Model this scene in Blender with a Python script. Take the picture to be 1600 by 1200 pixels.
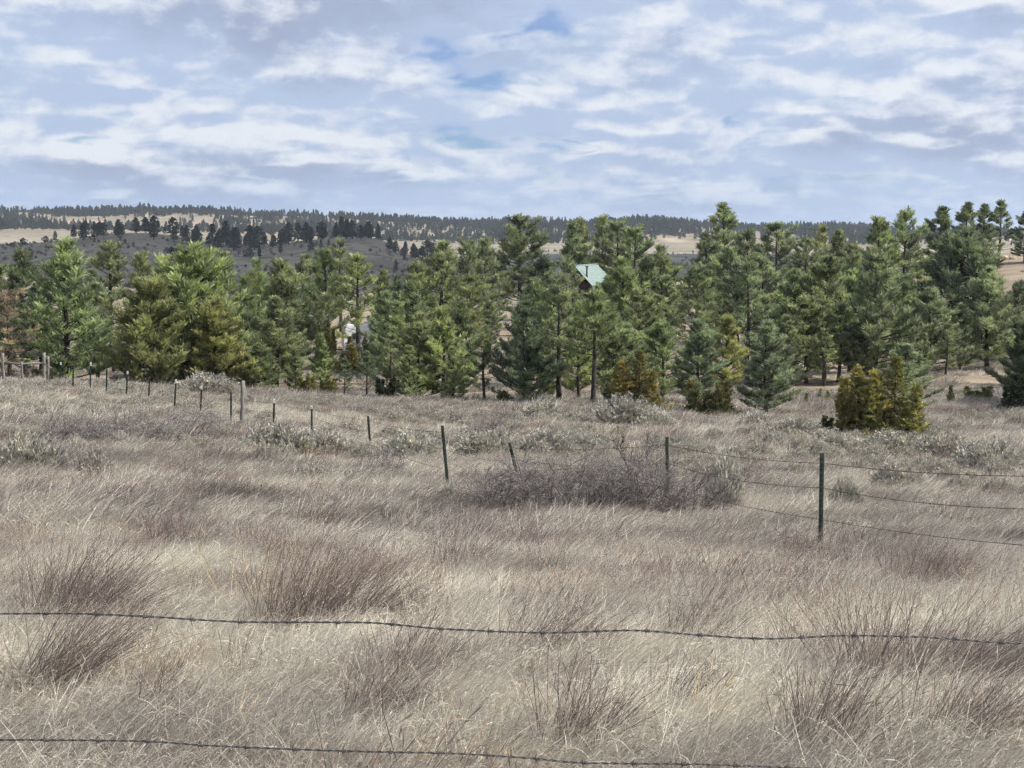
import bpy, math, random
import numpy as np
from mathutils import Vector, Matrix

R = math.radians
for o in list(bpy.data.objects):
    bpy.data.objects.remove(o)
SC = bpy.context.scene
COL = SC.collection
rng = np.random.default_rng(7)
random.seed(7)

# ------------------------------------------------------------------ camera
F = 2222.0                       # focal length in pixels of the 1600 px wide photograph (50 mm)
CAMZ = 10.0
PITCH = math.atan(225 / F)
cam_d = bpy.data.cameras.new('camera')
cam_d.sensor_width = 36.0
cam_d.lens = 50.0
cam_d.clip_start = 0.1
cam_d.clip_end = 20000
cam = bpy.data.objects.new('camera', cam_d)
COL.objects.link(cam)
cam.location = (0, 0, CAMZ)
cam.rotation_euler = (R(90) - PITCH, 0, 0)
SC.camera = cam

# ------------------------------------------------------------------ sun, exposure
SUN_AZ, SUN_EL = R(98), R(46)    # azimuth clockwise from the view direction (+Y)
SUN_DIR = Vector((math.cos(SUN_EL) * math.sin(SUN_AZ), math.cos(SUN_EL) * math.cos(SUN_AZ), math.sin(SUN_EL)))
sd = bpy.data.lights.new('sun', 'SUN')
sd.energy = 5.0
sd.angle = R(0.53)
sd.color = (1.0, 0.955, 0.88)
sun = bpy.data.objects.new('sun', sd)
COL.objects.link(sun)
sun.location = SUN_DIR * 300
sun.rotation_euler = SUN_DIR.to_track_quat('Z', 'Y').to_euler()
vs = SC.view_settings
vs.view_transform = 'Standard'
vs.look = 'None'
vs.exposure = 0.62
SKY_STRENGTH = 0.69
vs.gamma = 1.0
vs.use_curve_mapping = False
SC.cycles.use_denoising = True
SC.cycles.denoiser = 'OPENIMAGEDENOISE'
SC.cycles.denoising_input_passes = 'RGB_ALBEDO_NORMAL'
SC.cycles.denoising_prefilter = 'NONE'
SC.cycles.sample_clamp_indirect = 4.0
SC.cycles.max_bounces = 6
SC.cycles.diffuse_bounces = 3
SC.cycles.transmission_bounces = 4
SC.cycles.transparent_max_bounces = 8
SC.cycles.volume_bounces = 0
SC.cycles.use_light_tree = False
SC.cycles.use_adaptive_sampling = True
SC.cycles.adaptive_threshold = 0.05
SC.cycles.adaptive_min_samples = 24
world_map = 512

# ------------------------------------------------------------------ node helpers
class NT:
    def __init__(self, tree):
        self.t = tree; self.n = tree.nodes; self.l = tree.links
    def node(self, typ, ins=None, **props):
        nd = self.n.new(typ)
        for k, v in props.items():
            setattr(nd, k, v)
        for k, v in (ins or {}).items():
            self.put(nd.inputs[k], v)
        return nd
    def put(self, sock, v):
        if isinstance(v, bpy.types.NodeSocket):
            self.l.new(v, sock)
        else:
            sock.default_value = v
    def math(self, op, a, b=0.0, c=None, clamp=False):
        nd = self.n.new('ShaderNodeMath'); nd.operation = op; nd.use_clamp = clamp
        self.put(nd.inputs[0], a); self.put(nd.inputs[1], b)
        if c is not None: self.put(nd.inputs[2], c)
        return nd.outputs[0]
    def vmath(self, op, a, b=(0, 0, 0), scale=None):
        nd = self.n.new('ShaderNodeVectorMath'); nd.operation = op
        self.put(nd.inputs[0], a)
        if op != 'SCALE': self.put(nd.inputs[1], b)
        if scale is not None: self.put(nd.inputs['Scale'], scale)
        return nd.outputs['Value'] if op in ('DOT_PRODUCT', 'LENGTH', 'DISTANCE') else nd.outputs[0]
    def noise(self, vec, scale, detail=4.0, rough=0.5, dist=0.0, dims='3D', w=None):
        nd = self.n.new('ShaderNodeTexNoise'); nd.noise_dimensions = dims
        self.put(nd.inputs['Vector'], vec); nd.inputs['Scale'].default_value = scale
        nd.inputs['Detail'].default_value = detail; nd.inputs['Roughness'].default_value = rough
        nd.inputs['Distortion'].default_value = dist
        if w is not None: self.put(nd.inputs['W'], w)
        return nd.outputs[0]
    def smooth(self, x, a, b, lo=0.0, hi=1.0):
        nd = self.n.new('ShaderNodeMapRange'); nd.interpolation_type = 'SMOOTHSTEP'
        self.put(nd.inputs['Value'], x)
        for k, v in (('From Min', a), ('From Max', b), ('To Min', lo), ('To Max', hi)):
            self.put(nd.inputs[k], v)
        return nd.outputs[0]
    def mix(self, f, a, b, blend='MIX'):
        nd = self.n.new('ShaderNodeMix'); nd.data_type = 'RGBA'; nd.blend_type = blend
        self.put(nd.inputs[0], f); self.put(nd.inputs[6], a); self.put(nd.inputs[7], b)
        return nd.outputs[2]
    def ramp(self, f, stops):
        nd = self.n.new('ShaderNodeValToRGB')
        el = nd.color_ramp.elements
        while len(el) < len(stops): el.new(0.5)
        for e, (p, c) in zip(el, stops):
            e.position = p; e.color = (*c, 1)
        self.put(nd.inputs[0], f)
        return nd.outputs[0]

def rgb(r, g, b):
    return (r, g, b, 1.0)

# ------------------------------------------------------------------ world: sky with a broken cloud layer
world = bpy.data.worlds.new('World')
SC.world = world
world.use_nodes = True
world.cycles.sampling_method = 'MANUAL'
world.cycles.sample_map_resolution = world_map
w = NT(world.node_tree)
w.n.clear()
tc = w.node('ShaderNodeTexCoord')
dirv = w.vmath('NORMALIZE', tc.outputs['Generated'])
sky = w.node('ShaderNodeTexSky', sky_type='NISHITA', sun_disc=False, sun_elevation=SUN_EL, sun_rotation=SUN_AZ,
             altitude=900.0, air_density=1.0, dust_density=0.6, ozone_density=1.4)
sep = w.node('ShaderNodeSeparateXYZ', {0: dirv})
z = w.math('MAXIMUM', sep.outputs[2], 0.0)
den = w.math('ADD', z, 0.21)
px_ = w.math('DIVIDE', sep.outputs[0], den)
py_ = w.math('DIVIDE', sep.outputs[1], den)
P = w.node('ShaderNodeCombineXYZ', {0: px_, 1: py_, 2: 0.0}).outputs[0]      # the flat cloud deck seen from below
CL_OFF = (30.5, 2.9, 0.0)
P0 = w.vmath('ADD', P, CL_OFF)
D0 = w.vmath('MULTIPLY', dirv, (1.0, 1.0, 1.7))
def cloud_density(vec, dv):
    big = w.noise(vec, 1.0, 1.0, 0.5, dims='2D')
    wob = w.noise(vec, 3.0, 2.0, 0.6, dims='2D')
    vv = w.vmath('ADD', vec, w.node('ShaderNodeCombineXYZ', {0: w.math('MULTIPLY', wob, 0.5), 1: w.math('MULTIPLY', wob, 0.35), 2: 0.0}).outputs[0])
    vo = w.node('ShaderNodeTexVoronoi', {'Vector': vv, 'Scale': 3.9, 'Detail': 1.0, 'Roughness': 0.6}, feature='F1', voronoi_dimensions='2D', normalize=True)
    vd = vo.outputs['Distance']
    billow = w.math('SUBTRACT', 0.93, w.math('MULTIPLY', w.math('MULTIPLY', vd, vd), 1.35))
    puff = w.noise(dv, 15.0, 6.0, 0.6)
    s = w.math('MULTIPLY', big, 0.62)
    s = w.math('MULTIPLY_ADD', billow, 0.42, s)
    return w.math('MULTIPLY_ADD', puff, 0.50, s)
d0 = cloud_density(P0, D0)
# the same deck a little lower in the sky: where it is thicker below, this is a lit upper edge
d1 = cloud_density(w.vmath('ADD', P0, w.vmath('SCALE', w.vmath('NORMALIZE', P), scale=0.11)), w.vmath('ADD', D0, (0.006, 0.0, -0.018)))
cover = w.smooth(d0, 0.675, 0.81)
lit = w.smooth(w.math('SUBTRACT', d1, d0), -0.06, 0.12)
thick = w.smooth(w.math('SUBTRACT', w.math('MULTIPLY_ADD', w.noise(P0, 0.75, 1.0, 0.5), 1.1, d0), 0.0), 1.42, 1.70)
veil = w.smooth(w.noise(w.vmath('MULTIPLY', P0, (1.0, 1.6, 1.0)), 0.9, 5.0, 0.6), 0.34, 0.66, 0.10, 0.78)
nish = w.mix(1.0, sky.outputs[0], rgb(0.062, 0.078, 0.105), 'MULTIPLY')
veil_c = rgb(0.42, 0.515, 0.78)
base = w.mix(veil, nish, veil_c)
grey = w.mix(thick, rgb(0.465, 0.565, 0.755), rgb(0.37, 0.43, 0.585))
white = rgb(0.80, 0.835, 0.89)
ccol = w.mix(lit, grey, white)
skyc = w.mix(w.math('MULTIPLY', cover, 0.95), base, ccol)
hz = w.smooth(z, 0.0, 0.06, 0.85, 0.0)
skyc = w.mix(hz, skyc, rgb(0.42, 0.555, 0.79))
below = w.smooth(sep.outputs[2], -0.02, 0.0, 1.0, 0.0)
skyc = w.mix(below, skyc, rgb(0.25, 0.22, 0.19))
bg = w.node('ShaderNodeBackground', {'Color': skyc, 'Strength': SKY_STRENGTH})
wo = w.node('ShaderNodeOutputWorld', {'Surface': bg.outputs[0]})

# ------------------------------------------------------------------ object helpers
def link(o, parent=None):
    COL.objects.link(o)
    if parent is not None:
        o.parent = parent
    return o

def tag(o, label=None, cat=None, group=None, kind=None):
    if label: o['label'] = label
    if cat: o['category'] = cat
    if group: o['group'] = group
    if kind: o['kind'] = kind
    return o

def empty(name, loc, rz=0.0):
    o = bpy.data.objects.new(name, None)
    o.empty_display_size = 0.2
    o.location = loc
    o.rotation_euler = (0, 0, rz)
    return link(o)

def mesh_np(name, V, Fa, mat=None, smooth=False, tint=None):
    """V (n,3); Fa list of arrays of faces (tris or quads)"""
    me = bpy.data.meshes.new(name)
    V = np.asarray(V, dtype=np.float32)
    if not isinstance(Fa, (list, tuple)): Fa = [Fa]
    Fa = [np.asarray(f, dtype=np.int32) for f in Fa if len(f)]
    me.vertices.add(len(V)); me.vertices.foreach_set('co', V.ravel())
    nl = sum(f.size for f in Fa); npol = sum(len(f) for f in Fa)
    me.loops.add(nl); me.polygons.add(npol)
    me.loops.foreach_set('vertex_index', np.concatenate([f.ravel() for f in Fa]))
    tot = np.concatenate([np.full(len(f), f.shape[1], np.int32) for f in Fa])
    st = np.zeros(npol, np.int32); st[1:] = np.cumsum(tot)[:-1]
    me.polygons.foreach_set('loop_start', st)
    me.polygons.foreach_set('loop_total', tot)
    if smooth:
        me.polygons.foreach_set('use_smooth', np.ones(npol, bool))
    if tint is not None:
        a = me.attributes.new('tint', 'FLOAT', 'POINT')
        a.data.foreach_set('value', np.asarray(tint, np.float32))
    me.update(calc_edges=True)
    me.validate()
    if mat: me.materials.append(mat)
    return me

class MB:
    """collects simple shapes, builds one mesh object"""
    def __init__(self): self.v = []; self.f = []
    def add(self, verts, faces):
        b = len(self.v); self.v += [tuple(p) for p in verts]
        self.f += [tuple(i + b for i in q) for q in faces]
    def box(self, lo, hi):
        x0, y0, z0 = lo; x1, y1, z1 = hi
        self.add([(x0,y0,z0),(x1,y0,z0),(x1,y1,z0),(x0,y1,z0),(x0,y0,z1),(x1,y0,z1),(x1,y1,z1),(x0,y1,z1)],
                 [(0,3,2,1),(4,5,6,7),(0,1,5,4),(1,2,6,5),(2,3,7,6),(3,0,4,7)])
    def tube(self, pts, radii, n=8, caps=True):
        pts = [Vector(p) for p in pts]
        if not hasattr(radii, '__len__'): radii = [radii] * len(pts)
        rings = []
        t0 = (pts[1] - pts[0]).normalized()
        ref = Vector((0, 0, 1)) if abs(t0.z) < 0.9 else Vector((1, 0, 0))
        a = t0.cross(ref).normalized()
        V = []
        for i, p in enumerate(pts):
            t = (pts[min(i + 1, len(pts) - 1)] - pts[max(i - 1, 0)]).normalized()
            a = (a - t * a.dot(t)).normalized()
            b = t.cross(a)
            for k in range(n):
                an = 2 * math.pi * k / n
                V.append(p + (a * math.cos(an) + b * math.sin(an)) * radii[i])
        Fc = []
        for i in range(len(pts) - 1):
            for k in range(n):
                Fc.append((i*n+k, i*n+(k+1) % n, (i+1)*n+(k+1) % n, (i+1)*n+k))
        if caps:
            Fc.append(tuple(range(n - 1, -1, -1)))
            Fc.append(tuple((len(pts)-1)*n + k for k in range(n)))
        self.add(V, Fc)
    def mesh(self, name, mat, smooth=False):
        me = bpy.data.meshes.new(name)
        me.from_pydata(self.v, [], self.f)
        if smooth:
            me.polygons.foreach_set('use_smooth', np.ones(len(me.polygons), bool))
        me.update()
        if mat: me.materials.append(mat)
        return me
    def build(self, name, mat, parent=None, smooth=False):
        return link(bpy.data.objects.new(name, self.mesh(name, mat, smooth)), parent)

# ------------------------------------------------------------------ value noise for terrain / scatter
def vnoise(x, y, seed=0):
    x = np.asarray(x, float); y = np.asarray(y, float)
    xi = np.floor(x).astype(np.int64); yi = np.floor(y).astype(np.int64)
    fx = x - xi; fy = y - yi
    fx = fx * fx * (3 - 2 * fx); fy = fy * fy * (3 - 2 * fy)
    def h(a, b):
        n = (a * 374761393 + b * 668265263 + seed * 974711) & 0xffffffff
        n = ((n ^ (n >> 13)) * 1274126177) & 0xffffffff
        return ((n ^ (n >> 16)) & 0xffff) / 65535.0
    return (h(xi, yi) * (1-fx) + h(xi+1, yi) * fx) * (1-fy) + (h(xi, yi+1) * (1-fx) + h(xi+1, yi+1) * fx) * fy
def fbm(x, y, octs=4, seed=0, g=0.5):
    s = 0; a = 1; t = 0
    for i in range(octs):
        s = s + a * vnoise(x * 2**i + 17.3*i, y * 2**i - 9.1*i, seed + i); t += a; a *= g
    return s / t

# ------------------------------------------------------------------ terrain height
YK = np.array([-40, 0, 3.5, 8, 14, 20, 31, 45, 60, 75, 95, 120, 150, 200, 300, 450, 600, 900, 1250, 1550, 1800, 2100, 3000, 9000.])
CK = np.array([-0.36, 0.0, 0.22, 0.36])
DK = np.array([
    [2.0, 2.0, 2.2, 2.7, 3.3, 3.9, 4.9, 5.75, 6.25, 7.7, 8.8, 9.2, 9.6, 10.5, 11.0, 15, 19, 10, -6, -13, -34, -36, 10, 30],
    [2.0, 2.0, 2.2, 2.65, 3.4, 4.2, 5.3, 6.4, 7.1, 8.4, 9.0, 9.1, 9.2, 10.5, 14, 19, 20, 15, 6, 2, -13, -17, 15, 30],
    [2.0, 2.0, 2.2, 2.65, 3.4, 4.25, 5.3, 6.35, 7.4, 8.2, 8.7, 9.0, 8.8, 7.5, 11, 17, 20, 15, 8, 5, -4, -8, 15, 30],
    [2.0, 2.0, 2.2, 2.65, 3.4, 4.3, 5.3, 6.3, 7.5, 8.1, 8.4, 7.4, 4.6, 1.6, 3, 10, 14, 13, 8, 5, -2, -6, 15, 30]])
def _hermite(xk, yk):
    d = np.gradient(yk, xk) * 0.8
    def f(x):
        i = np.clip(np.searchsorted(xk, x) - 1, 0, len(xk) - 2)
        h = xk[i+1] - xk[i]; t = np.clip((x - xk[i]) / h, 0, 1)
        t2 = t*t; t3 = t2*t
        return (2*t3-3*t2+1)*yk[i] + (t3-2*t2+t)*h*d[i] + (-2*t3+3*t2)*yk[i+1] + (t3-t2)*h*d[i+1]
    return f
# Hermite slopes from uneven spacing: use secant-limited slopes
def _pchip(xk, yk):
    h = np.diff(xk); s = np.diff(yk) / h
    d = np.zeros(len(xk))
    for i in range(1, len(xk) - 1):
        if s[i-1] * s[i] > 0:
            w1 = 2*h[i] + h[i-1]; w2 = h[i] + 2*h[i-1]
            d[i] = (w1 + w2) / (w1 / s[i-1] + w2 / s[i])
    def f(x):
        i = np.clip(np.searchsorted(xk, x) - 1, 0, len(xk) - 2)
        hh = xk[i+1] - xk[i]; t = np.clip((x - xk[i]) / hh, 0, 1)
        t2 = t*t; t3 = t2*t
        return (2*t3-3*t2+1)*yk[i] + (t3-2*t2+t)*hh*d[i] + (-2*t3+3*t2)*yk[i+1] + (t3-t2)*hh*d[i+1]
    return f
_prof = [_pchip(YK, r) for r in DK]
def sstep(x, a, b):
    t = np.clip((x - a) / (b - a), 0, 1)
    return t * t * (3 - 2 * t)
def H(x, y):
    x = np.asarray(x, float); y = np.asarray(y, float)
    c = np.clip(x / np.maximum(y, 4.0), CK[0] - 0.02, CK[-1] + 0.06)
    ds = [p(y) for p in _prof]
    D = np.zeros(np.broadcast(x, y).shape)
    for i in range(len(CK) - 1):
        lo = CK[i] if i else -9; hi = CK[i+1] if i < len(CK) - 2 else 9
        t = np.clip((c - CK[i]) / (CK[i+1] - CK[i]), 0, 1); t = t*t*(3-2*t)
        m = (c >= lo) & (c < hi)
        D = np.where(m, ds[i] * (1 - t) + ds[i+1] * t, D)
    zz = CAMZ - D
    # shaded hill on the left
    cx = x / np.maximum(y, 50)
    lat = sstep(-cx, 0.035, 0.10) * (1 - sstep(-cx, 0.42, 0.6)) * sstep(x, -900, -500)
    prof = np.exp(-((y - 770) / 125.0) ** 2)
    zz = zz + lat * prof * (16.0 + 3.0 * np.sin(cx * 40) + 5.0 * (fbm(x / 60, y / 60, 3, 5) - 0.5))
    # small foot mound right of it
    zz = zz + 4.0 * np.exp(-((x + 20) / 60) ** 2 - ((y - 700) / 60) ** 2)
    # pale knoll at far left
    zz = zz + 7.5 * np.exp(-((x + 165) / 45) ** 2 - ((y - 330) / 70) ** 2)
    # far ridge relief
    rr = sstep(y, 1300, 1650) * (1 - sstep(y, 2300, 3000))
    zz = zz + rr * 26 * (fbm(x / 210, y / 260, 4, 11, 0.55) - 0.42)
    # hummocks
    near = 1 - sstep(y, 60, 200)
    zz = zz + near * 0.16 * (fbm(x / 2.3, y / 2.3, 3, 3) - 0.5) * sstep(y, 2, 8)
    zz = zz + sstep(y, 80, 200) * 1.6 * (fbm(x / 40, y / 40, 4, 8) - 0.5)
    return zz
def Hs(x, y): return float(H(np.array([x]), np.array([y]))[0])

CP, SP = math.cos(PITCH), math.sin(PITCH)
def ray(px, py):
    X = (px - 800) / F; Y = (600 - py) / F
    return np.array([X, Y * SP + CP, Y * CP - SP])
def at(px, py, y):
    d = ray(px, py); t = y / d[1]
    return Vector((d[0]*t, y, CAMZ + d[2]*t))
_ys = np.concatenate([np.arange(3, 130, 0.1), np.arange(130, 2500, 2.0)])
def hit(px, py):
    d = ray(px, py); t = _ys / d[1]
    zz = CAMZ + d[2] * t
    g = H(d[0] * t, _ys)
    k = np.argmax(zz <= g)
    if zz[k] > g[k]: k = len(_ys) - 1
    return Vector((d[0]*t[k], _ys[k], g[k]))
def project(p):
    v = Vector(p) - Vector((0, 0, CAMZ))
    dep = v.y * CP - v.z * SP
    return 800 + F * v.x / dep, 600 - F * (v.y * SP + v.z * CP) / dep

# ------------------------------------------------------------------ materials
MATS = {}
def new_mat(name):
    m = bpy.data.materials.new(name); m.use_nodes = True
    t = NT(m.node_tree); t.n.clear()
    MATS[name] = m
    return m, t
def out(t, surf, disp=None):
    o = t.node('ShaderNodeOutputMaterial', {'Surface': surf})
    if disp is not None: t.put(o.inputs['Displacement'], disp)
def princ(t, col, rough=0.8, bump=None, spec=0.3, metal=0.0):
    p = t.node('ShaderNodeBsdfPrincipled', {'Base Color': col, 'Roughness': rough, 'Specular IOR Level': spec, 'Metallic': metal})
    if bump is not None: t.put(p.inputs['Normal'], bump)
    return p.outputs[0]
def bumpn(t, h, s=0.3, d=0.02):
    return t.node('ShaderNodeBump', {'Strength': s, 'Distance': d, 'Height': h}).outputs[0]
def simple(name, col, rough=0.7, var=0.15, scale=8.0, spec=0.3, metal=0.0, b=0.2):
    m, t = new_mat(name)
    tc_ = t.node('ShaderNodeTexCoord').outputs['Object']
    n = t.noise(tc_, scale, 5, 0.6)
    f = t.smooth(n, 0.25, 0.75, 1 - var, 1 + var)
    cc = t.vmath('SCALE', col, scale=f)
    out(t, princ(t, cc, rough, bumpn(t, n, b, 0.01), spec, metal))
    return m

# ground
m, t = new_mat('ground')
geo = t.node('ShaderNodeNewGeometry')
pos = geo.outputs['Position']
sx = t.node('ShaderNodeSeparateXYZ', {0: pos})
n1 = t.noise(t.vmath('MULTIPLY', pos, (0.16, 0.42, 0.3)), 1.0, 6, 0.6)
n2 = t.noise(pos, 3.2, 6, 0.65)
n3 = t.noise(t.vmath('MULTIPLY', pos, (0.012, 0.03, 0.02)), 1.0, 7, 0.62)
near_c = t.mix(t.smooth(n1, 0.35, 0.65), rgb(0.215, 0.165, 0.125), rgb(0.36, 0.30, 0.22))
near_c = t.mix(t.smooth(n2, 0.3, 0.7, 0.0, 0.55), near_c, rgb(0.14, 0.105, 0.085))
hillc = t.ramp(n3, [(0.28, (0.15, 0.122, 0.088)), (0.45, (0.225, 0.19, 0.14)), (0.58, (0.275, 0.238, 0.175)), (0.72, (0.18, 0.152, 0.11))])
n4 = t.noise(t.vmath('MULTIPLY', pos, (0.16, 0.16, 0.4)), 1.0, 5, 0.65)
hillc = t.mix(t.smooth(n4, 0.50, 0.64, 0.0, 0.75), hillc, rgb(0.065, 0.062, 0.05))
farm = t.smooth(sx.outputs[1], 130, 330)
colr = t.mix(farm, near_c, hillc)
# bare sandstone and scoria on the far ridge, yellow stubble flats before it
rock_n = t.noise(t.vmath('MULTIPLY', pos, (0.011, 0.006, 0.05)), 1.0, 6, 0.6)
rock_h = t.noise(t.vmath('MULTIPLY', pos, (0.004, 0.003, 0.01)), 1.0, 3, 0.5)
rockc = t.ramp(rock_h, [(0.38, (0.34, 0.235, 0.18)), (0.5, (0.36, 0.30, 0.22)), (0.62, (0.45, 0.40, 0.26))])
rockm = t.math('MULTIPLY', t.smooth(rock_n, 0.53, 0.60), t.smooth(sx.outputs[1], 1400, 1520))
colr = t.mix(rockm, colr, rockc)
flat_n = t.noise(t.vmath('MULTIPLY', pos, (0.008, 0.012, 0.02)), 1.0, 5, 0.6)
flatm = t.math('MULTIPLY', t.smooth(sx.outputs[1], 880, 1000), t.smooth(sx.outputs[1], 1400, 1250))
colr = t.mix(t.math('MULTIPLY', flatm, t.smooth(flat_n, 0.42, 0.62)), colr, rgb(0.27, 0.25, 0.195))
hb = t.noise(pos, 9.0, 6, 0.7)
out(t, princ(t, colr, 0.95, bumpn(t, hb, 0.6, 0.08), 0.1))

def leaf_mat(name, fixed=None, transl=0.35, lo=0.62, hi=1.35, shift=(1.05, 1.04, 0.85), rough=0.6):
    m, t = new_mat(name)
    oi = t.node('ShaderNodeObjectInfo')
    at_ = t.node('ShaderNodeAttribute', attribute_name='tint')
    f = t.math('MULTIPLY_ADD', at_.outputs['Fac'], hi - lo, lo)
    rnd = t.math('MULTIPLY_ADD', oi.outputs['Random'], 0.16, 0.92)
    c = t.vmath('SCALE', fixed if fixed else oi.outputs['Color'], scale=t.math('MULTIPLY', f, rnd))
    c = t.mix(t.smooth(at_.outputs['Fac'], 0.55, 1.0, 0.0, 0.8), c, t.vmath('MULTIPLY', c, shift))
    p = princ(t, c, rough, spec=0.25)
    tr = t.node('ShaderNodeBsdfTranslucent', {'Color': t.vmath('MULTIPLY', c, (1.08, 1.15, 0.82))})
    mx = t.node('ShaderNodeMixShader', {0: transl, 1: p, 2: tr.outputs[0]})
    out(t, mx.outputs[0])
    return m
M_NEEDLE = leaf_mat('pine_needles', transl=0.45, lo=0.5, hi=2.0)
M_SCALE = leaf_mat('juniper_foliage', transl=0.25, lo=0.5, hi=1.5, shift=(1.28, 1.02, 0.65))
M_FARFOREST = leaf_mat('far_forest', (0.050, 0.066, 0.040), transl=0.3)
M_SAGEF = leaf_mat('low_sage', (0.42, 0.393, 0.36), transl=0.2, lo=0.6, hi=1.35, shift=(1.1, 1.05, 0.95))
M_SAGE = leaf_mat('sage_leaves', transl=0.2, lo=0.6, hi=1.35, shift=(1.1, 1.05, 0.95))

def stalk_mat(name, ramp, transl=0.25, instancer=True, seed=0):
    """dry stalks: colour by the scatter's tint (instancer) and a per stalk value"""
    m, t = new_mat(name)
    a1 = t.node('ShaderNodeAttribute', attribute_name='tint')
    oi = t.node('ShaderNodeObjectInfo')
    if instancer:
        po = t.node('ShaderNodeNewGeometry').outputs['Position']
        na_ = t.noise(t.vmath('MULTIPLY', po, (0.34, 0.62, 0.3)), 1.0, 3, 0.6)
        nb_ = t.noise(t.vmath('MULTIPLY', po, (0.07, 0.13, 0.1)), 1.0, 1, 0.5)
        pt = t.math('MULTIPLY_ADD', na_, 1.9, t.math('MULTIPLY_ADD', nb_, 0.9, -1.16))
        f = t.math('MULTIPLY_ADD', a1.outputs['Fac'], 0.60, pt, clamp=True)
    else:
        f = t.math('MULTIPLY_ADD', a1.outputs['Fac'], 0.8, t.math('MULTIPLY', oi.outputs['Random'], 0.2), clamp=True)
    c = t.ramp(f, ramp)
    p = princ(t, c, 0.65, spec=0.3)
    tr = t.node('ShaderNodeBsdfTranslucent', {'Color': c})
    mx = t.node('ShaderNodeMixShader', {0: transl, 1: p, 2: tr.outputs[0]})
    out(t, mx.outputs[0])
    return m
M_GRASS = stalk_mat('dry_grass', [(0.0, (0.165, 0.136, 0.120)), (0.22, (0.27, 0.233, 0.203)), (0.5, (0.435, 0.391, 0.332)),
                                  (0.75, (0.58, 0.533, 0.448)), (1.0, (0.69, 0.645, 0.535))], 0.35)
M_FORB = stalk_mat('dry_forb_stems', [(0.0, (0.085, 0.062, 0.060)), (0.4, (0.15, 0.112, 0.105)), (0.75, (0.24, 0.18, 0.16)), (1.0, (0.38, 0.26, 0.17))], 0.1)
M_FORB1 = stalk_mat('dry_clump_stems', [(0.0, (0.10, 0.077, 0.072)), (0.5, (0.185, 0.142, 0.126)), (0.82, (0.29, 0.23, 0.195)), (1.0, (0.44, 0.36, 0.28))], 0.1, False)
M_STRAW = stalk_mat('golden_straw', [(0.0, (0.42, 0.32, 0.17)), (1.0, (0.66, 0.54, 0.32))], 0.25, False)
M_TWIG = stalk_mat('grey_twigs', [(0.0, (0.085, 0.074, 0.072)), (0.5, (0.20, 0.178, 0.172)), (1.0, (0.48, 0.445, 0.42))], 0.0, False)
M_TWIGD = stalk_mat('dark_twigs', [(0.0, (0.05, 0.042, 0.04)), (1.0, (0.12, 0.10, 0.095))], 0.0, False)
M_BARK = simple('pine_bark', (0.050, 0.040, 0.035), 0.9, 0.4, 6, b=0.5)
M_BARKG = simple('weathered_wood', (0.20, 0.185, 0.165), 0.85, 0.3, 14, b=0.4)
M_STEEL = simple('green_post_paint', (0.018, 0.030, 0.024), 0.55, 0.4, 20)
M_RUST = simple('rusty_steel', (0.075, 0.055, 0.045), 0.75, 0.4, 60, metal=0.2)
M_GALV = simple('weathered_wire', (0.10, 0.098, 0.095), 0.5, 0.35, 90, spec=0.5, metal=0.6)
M_WHITE = simple('white_paint', (0.55, 0.55, 0.53), 0.45, 0.06, 10)

# ------------------------------------------------------------------ ground sheet
yy = np.concatenate([np.linspace(-28, 4, 18), np.geomspace(5, 9000, 330)])
cc = np.sign(np.linspace(-1, 1, 281)) * np.abs(np.linspace(-1, 1, 281)) ** 1.25 * 0.95
YY, CC = np.meshgrid(yy, cc, indexing='ij')
XX = CC * (YY + 32)
ZZ = H(XX, YY)
nI, nJ = YY.shape
idx = np.arange(nI * nJ).reshape(nI, nJ)
quads = np.stack([idx[:-1, :-1], idx[:-1, 1:], idx[1:, 1:], idx[1:, :-1]], -1).reshape(-1, 4)
ground = link(bpy.data.objects.new('ground', mesh_np('ground', np.stack([XX, YY, ZZ], -1).reshape(-1, 3), [quads], MATS['ground'], True)))
tag(ground, 'rolling dry prairie ground running back to the far ridge', 'ground', kind='structure')

# ------------------------------------------------------------------ pines
def perp(d):
    r = np.where(np.abs(d[:, 2:3]) < 0.9, np.array([[0, 0, 1.]]), np.array([[1., 0, 0]]))
    a = np.cross(d, r); a /= np.linalg.norm(a, axis=1, keepdims=True) + 1e-9
    return a, np.cross(d, a)
def tufts_mesh(pos, ax, size, n, width, spread=(0.25, 1.05), tints=None, rg=None, back=0.55):
    """bottle-brush tufts: n thin triangles round each axis"""
    N = len(pos)
    p = np.repeat(pos, n, 0); d = np.repeat(ax, n, 0); s = np.repeat(size, n)
    a, b = perp(d)
    ph = rg.uniform(0, 2*np.pi, N*n); sp = rg.uniform(spread[0], spread[1], N*n)
    rad_ = a * np.cos(ph)[:, None] + b * np.sin(ph)[:, None]
    nd = d * np.cos(sp)[:, None] + rad_ * np.sin(sp)[:, None]
    along = rg.uniform(-back, 0.35, N*n)
    p0 = p + d * (along * s)[:, None]
    L = s * rg.uniform(0.75, 1.15, N*n)
    p1 = p0 + nd * L[:, None]
    side = np.cross(nd, rg.normal(size=(N*n, 3))); side /= np.linalg.norm(side, axis=1, keepdims=True) + 1e-9
    wv = side * (width * s * rg.uniform(0.7, 1.3, N*n))[:, None]
    mid = p0 + nd * (L * 0.55)[:, None]
    V = np.stack([p0, mid + wv, p1, mid - wv], 1).reshape(-1, 3)
    q = np.arange(N*n*4).reshape(-1, 4)
    tt = np.repeat(tints, n) if tints is not None else rg.uniform(0, 1, N*n)
    tt = np.clip(tt + rg.uniform(-0.12, 0.12, N*n), 0, 1)
    return V, q, np.repeat(tt, 4)

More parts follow.
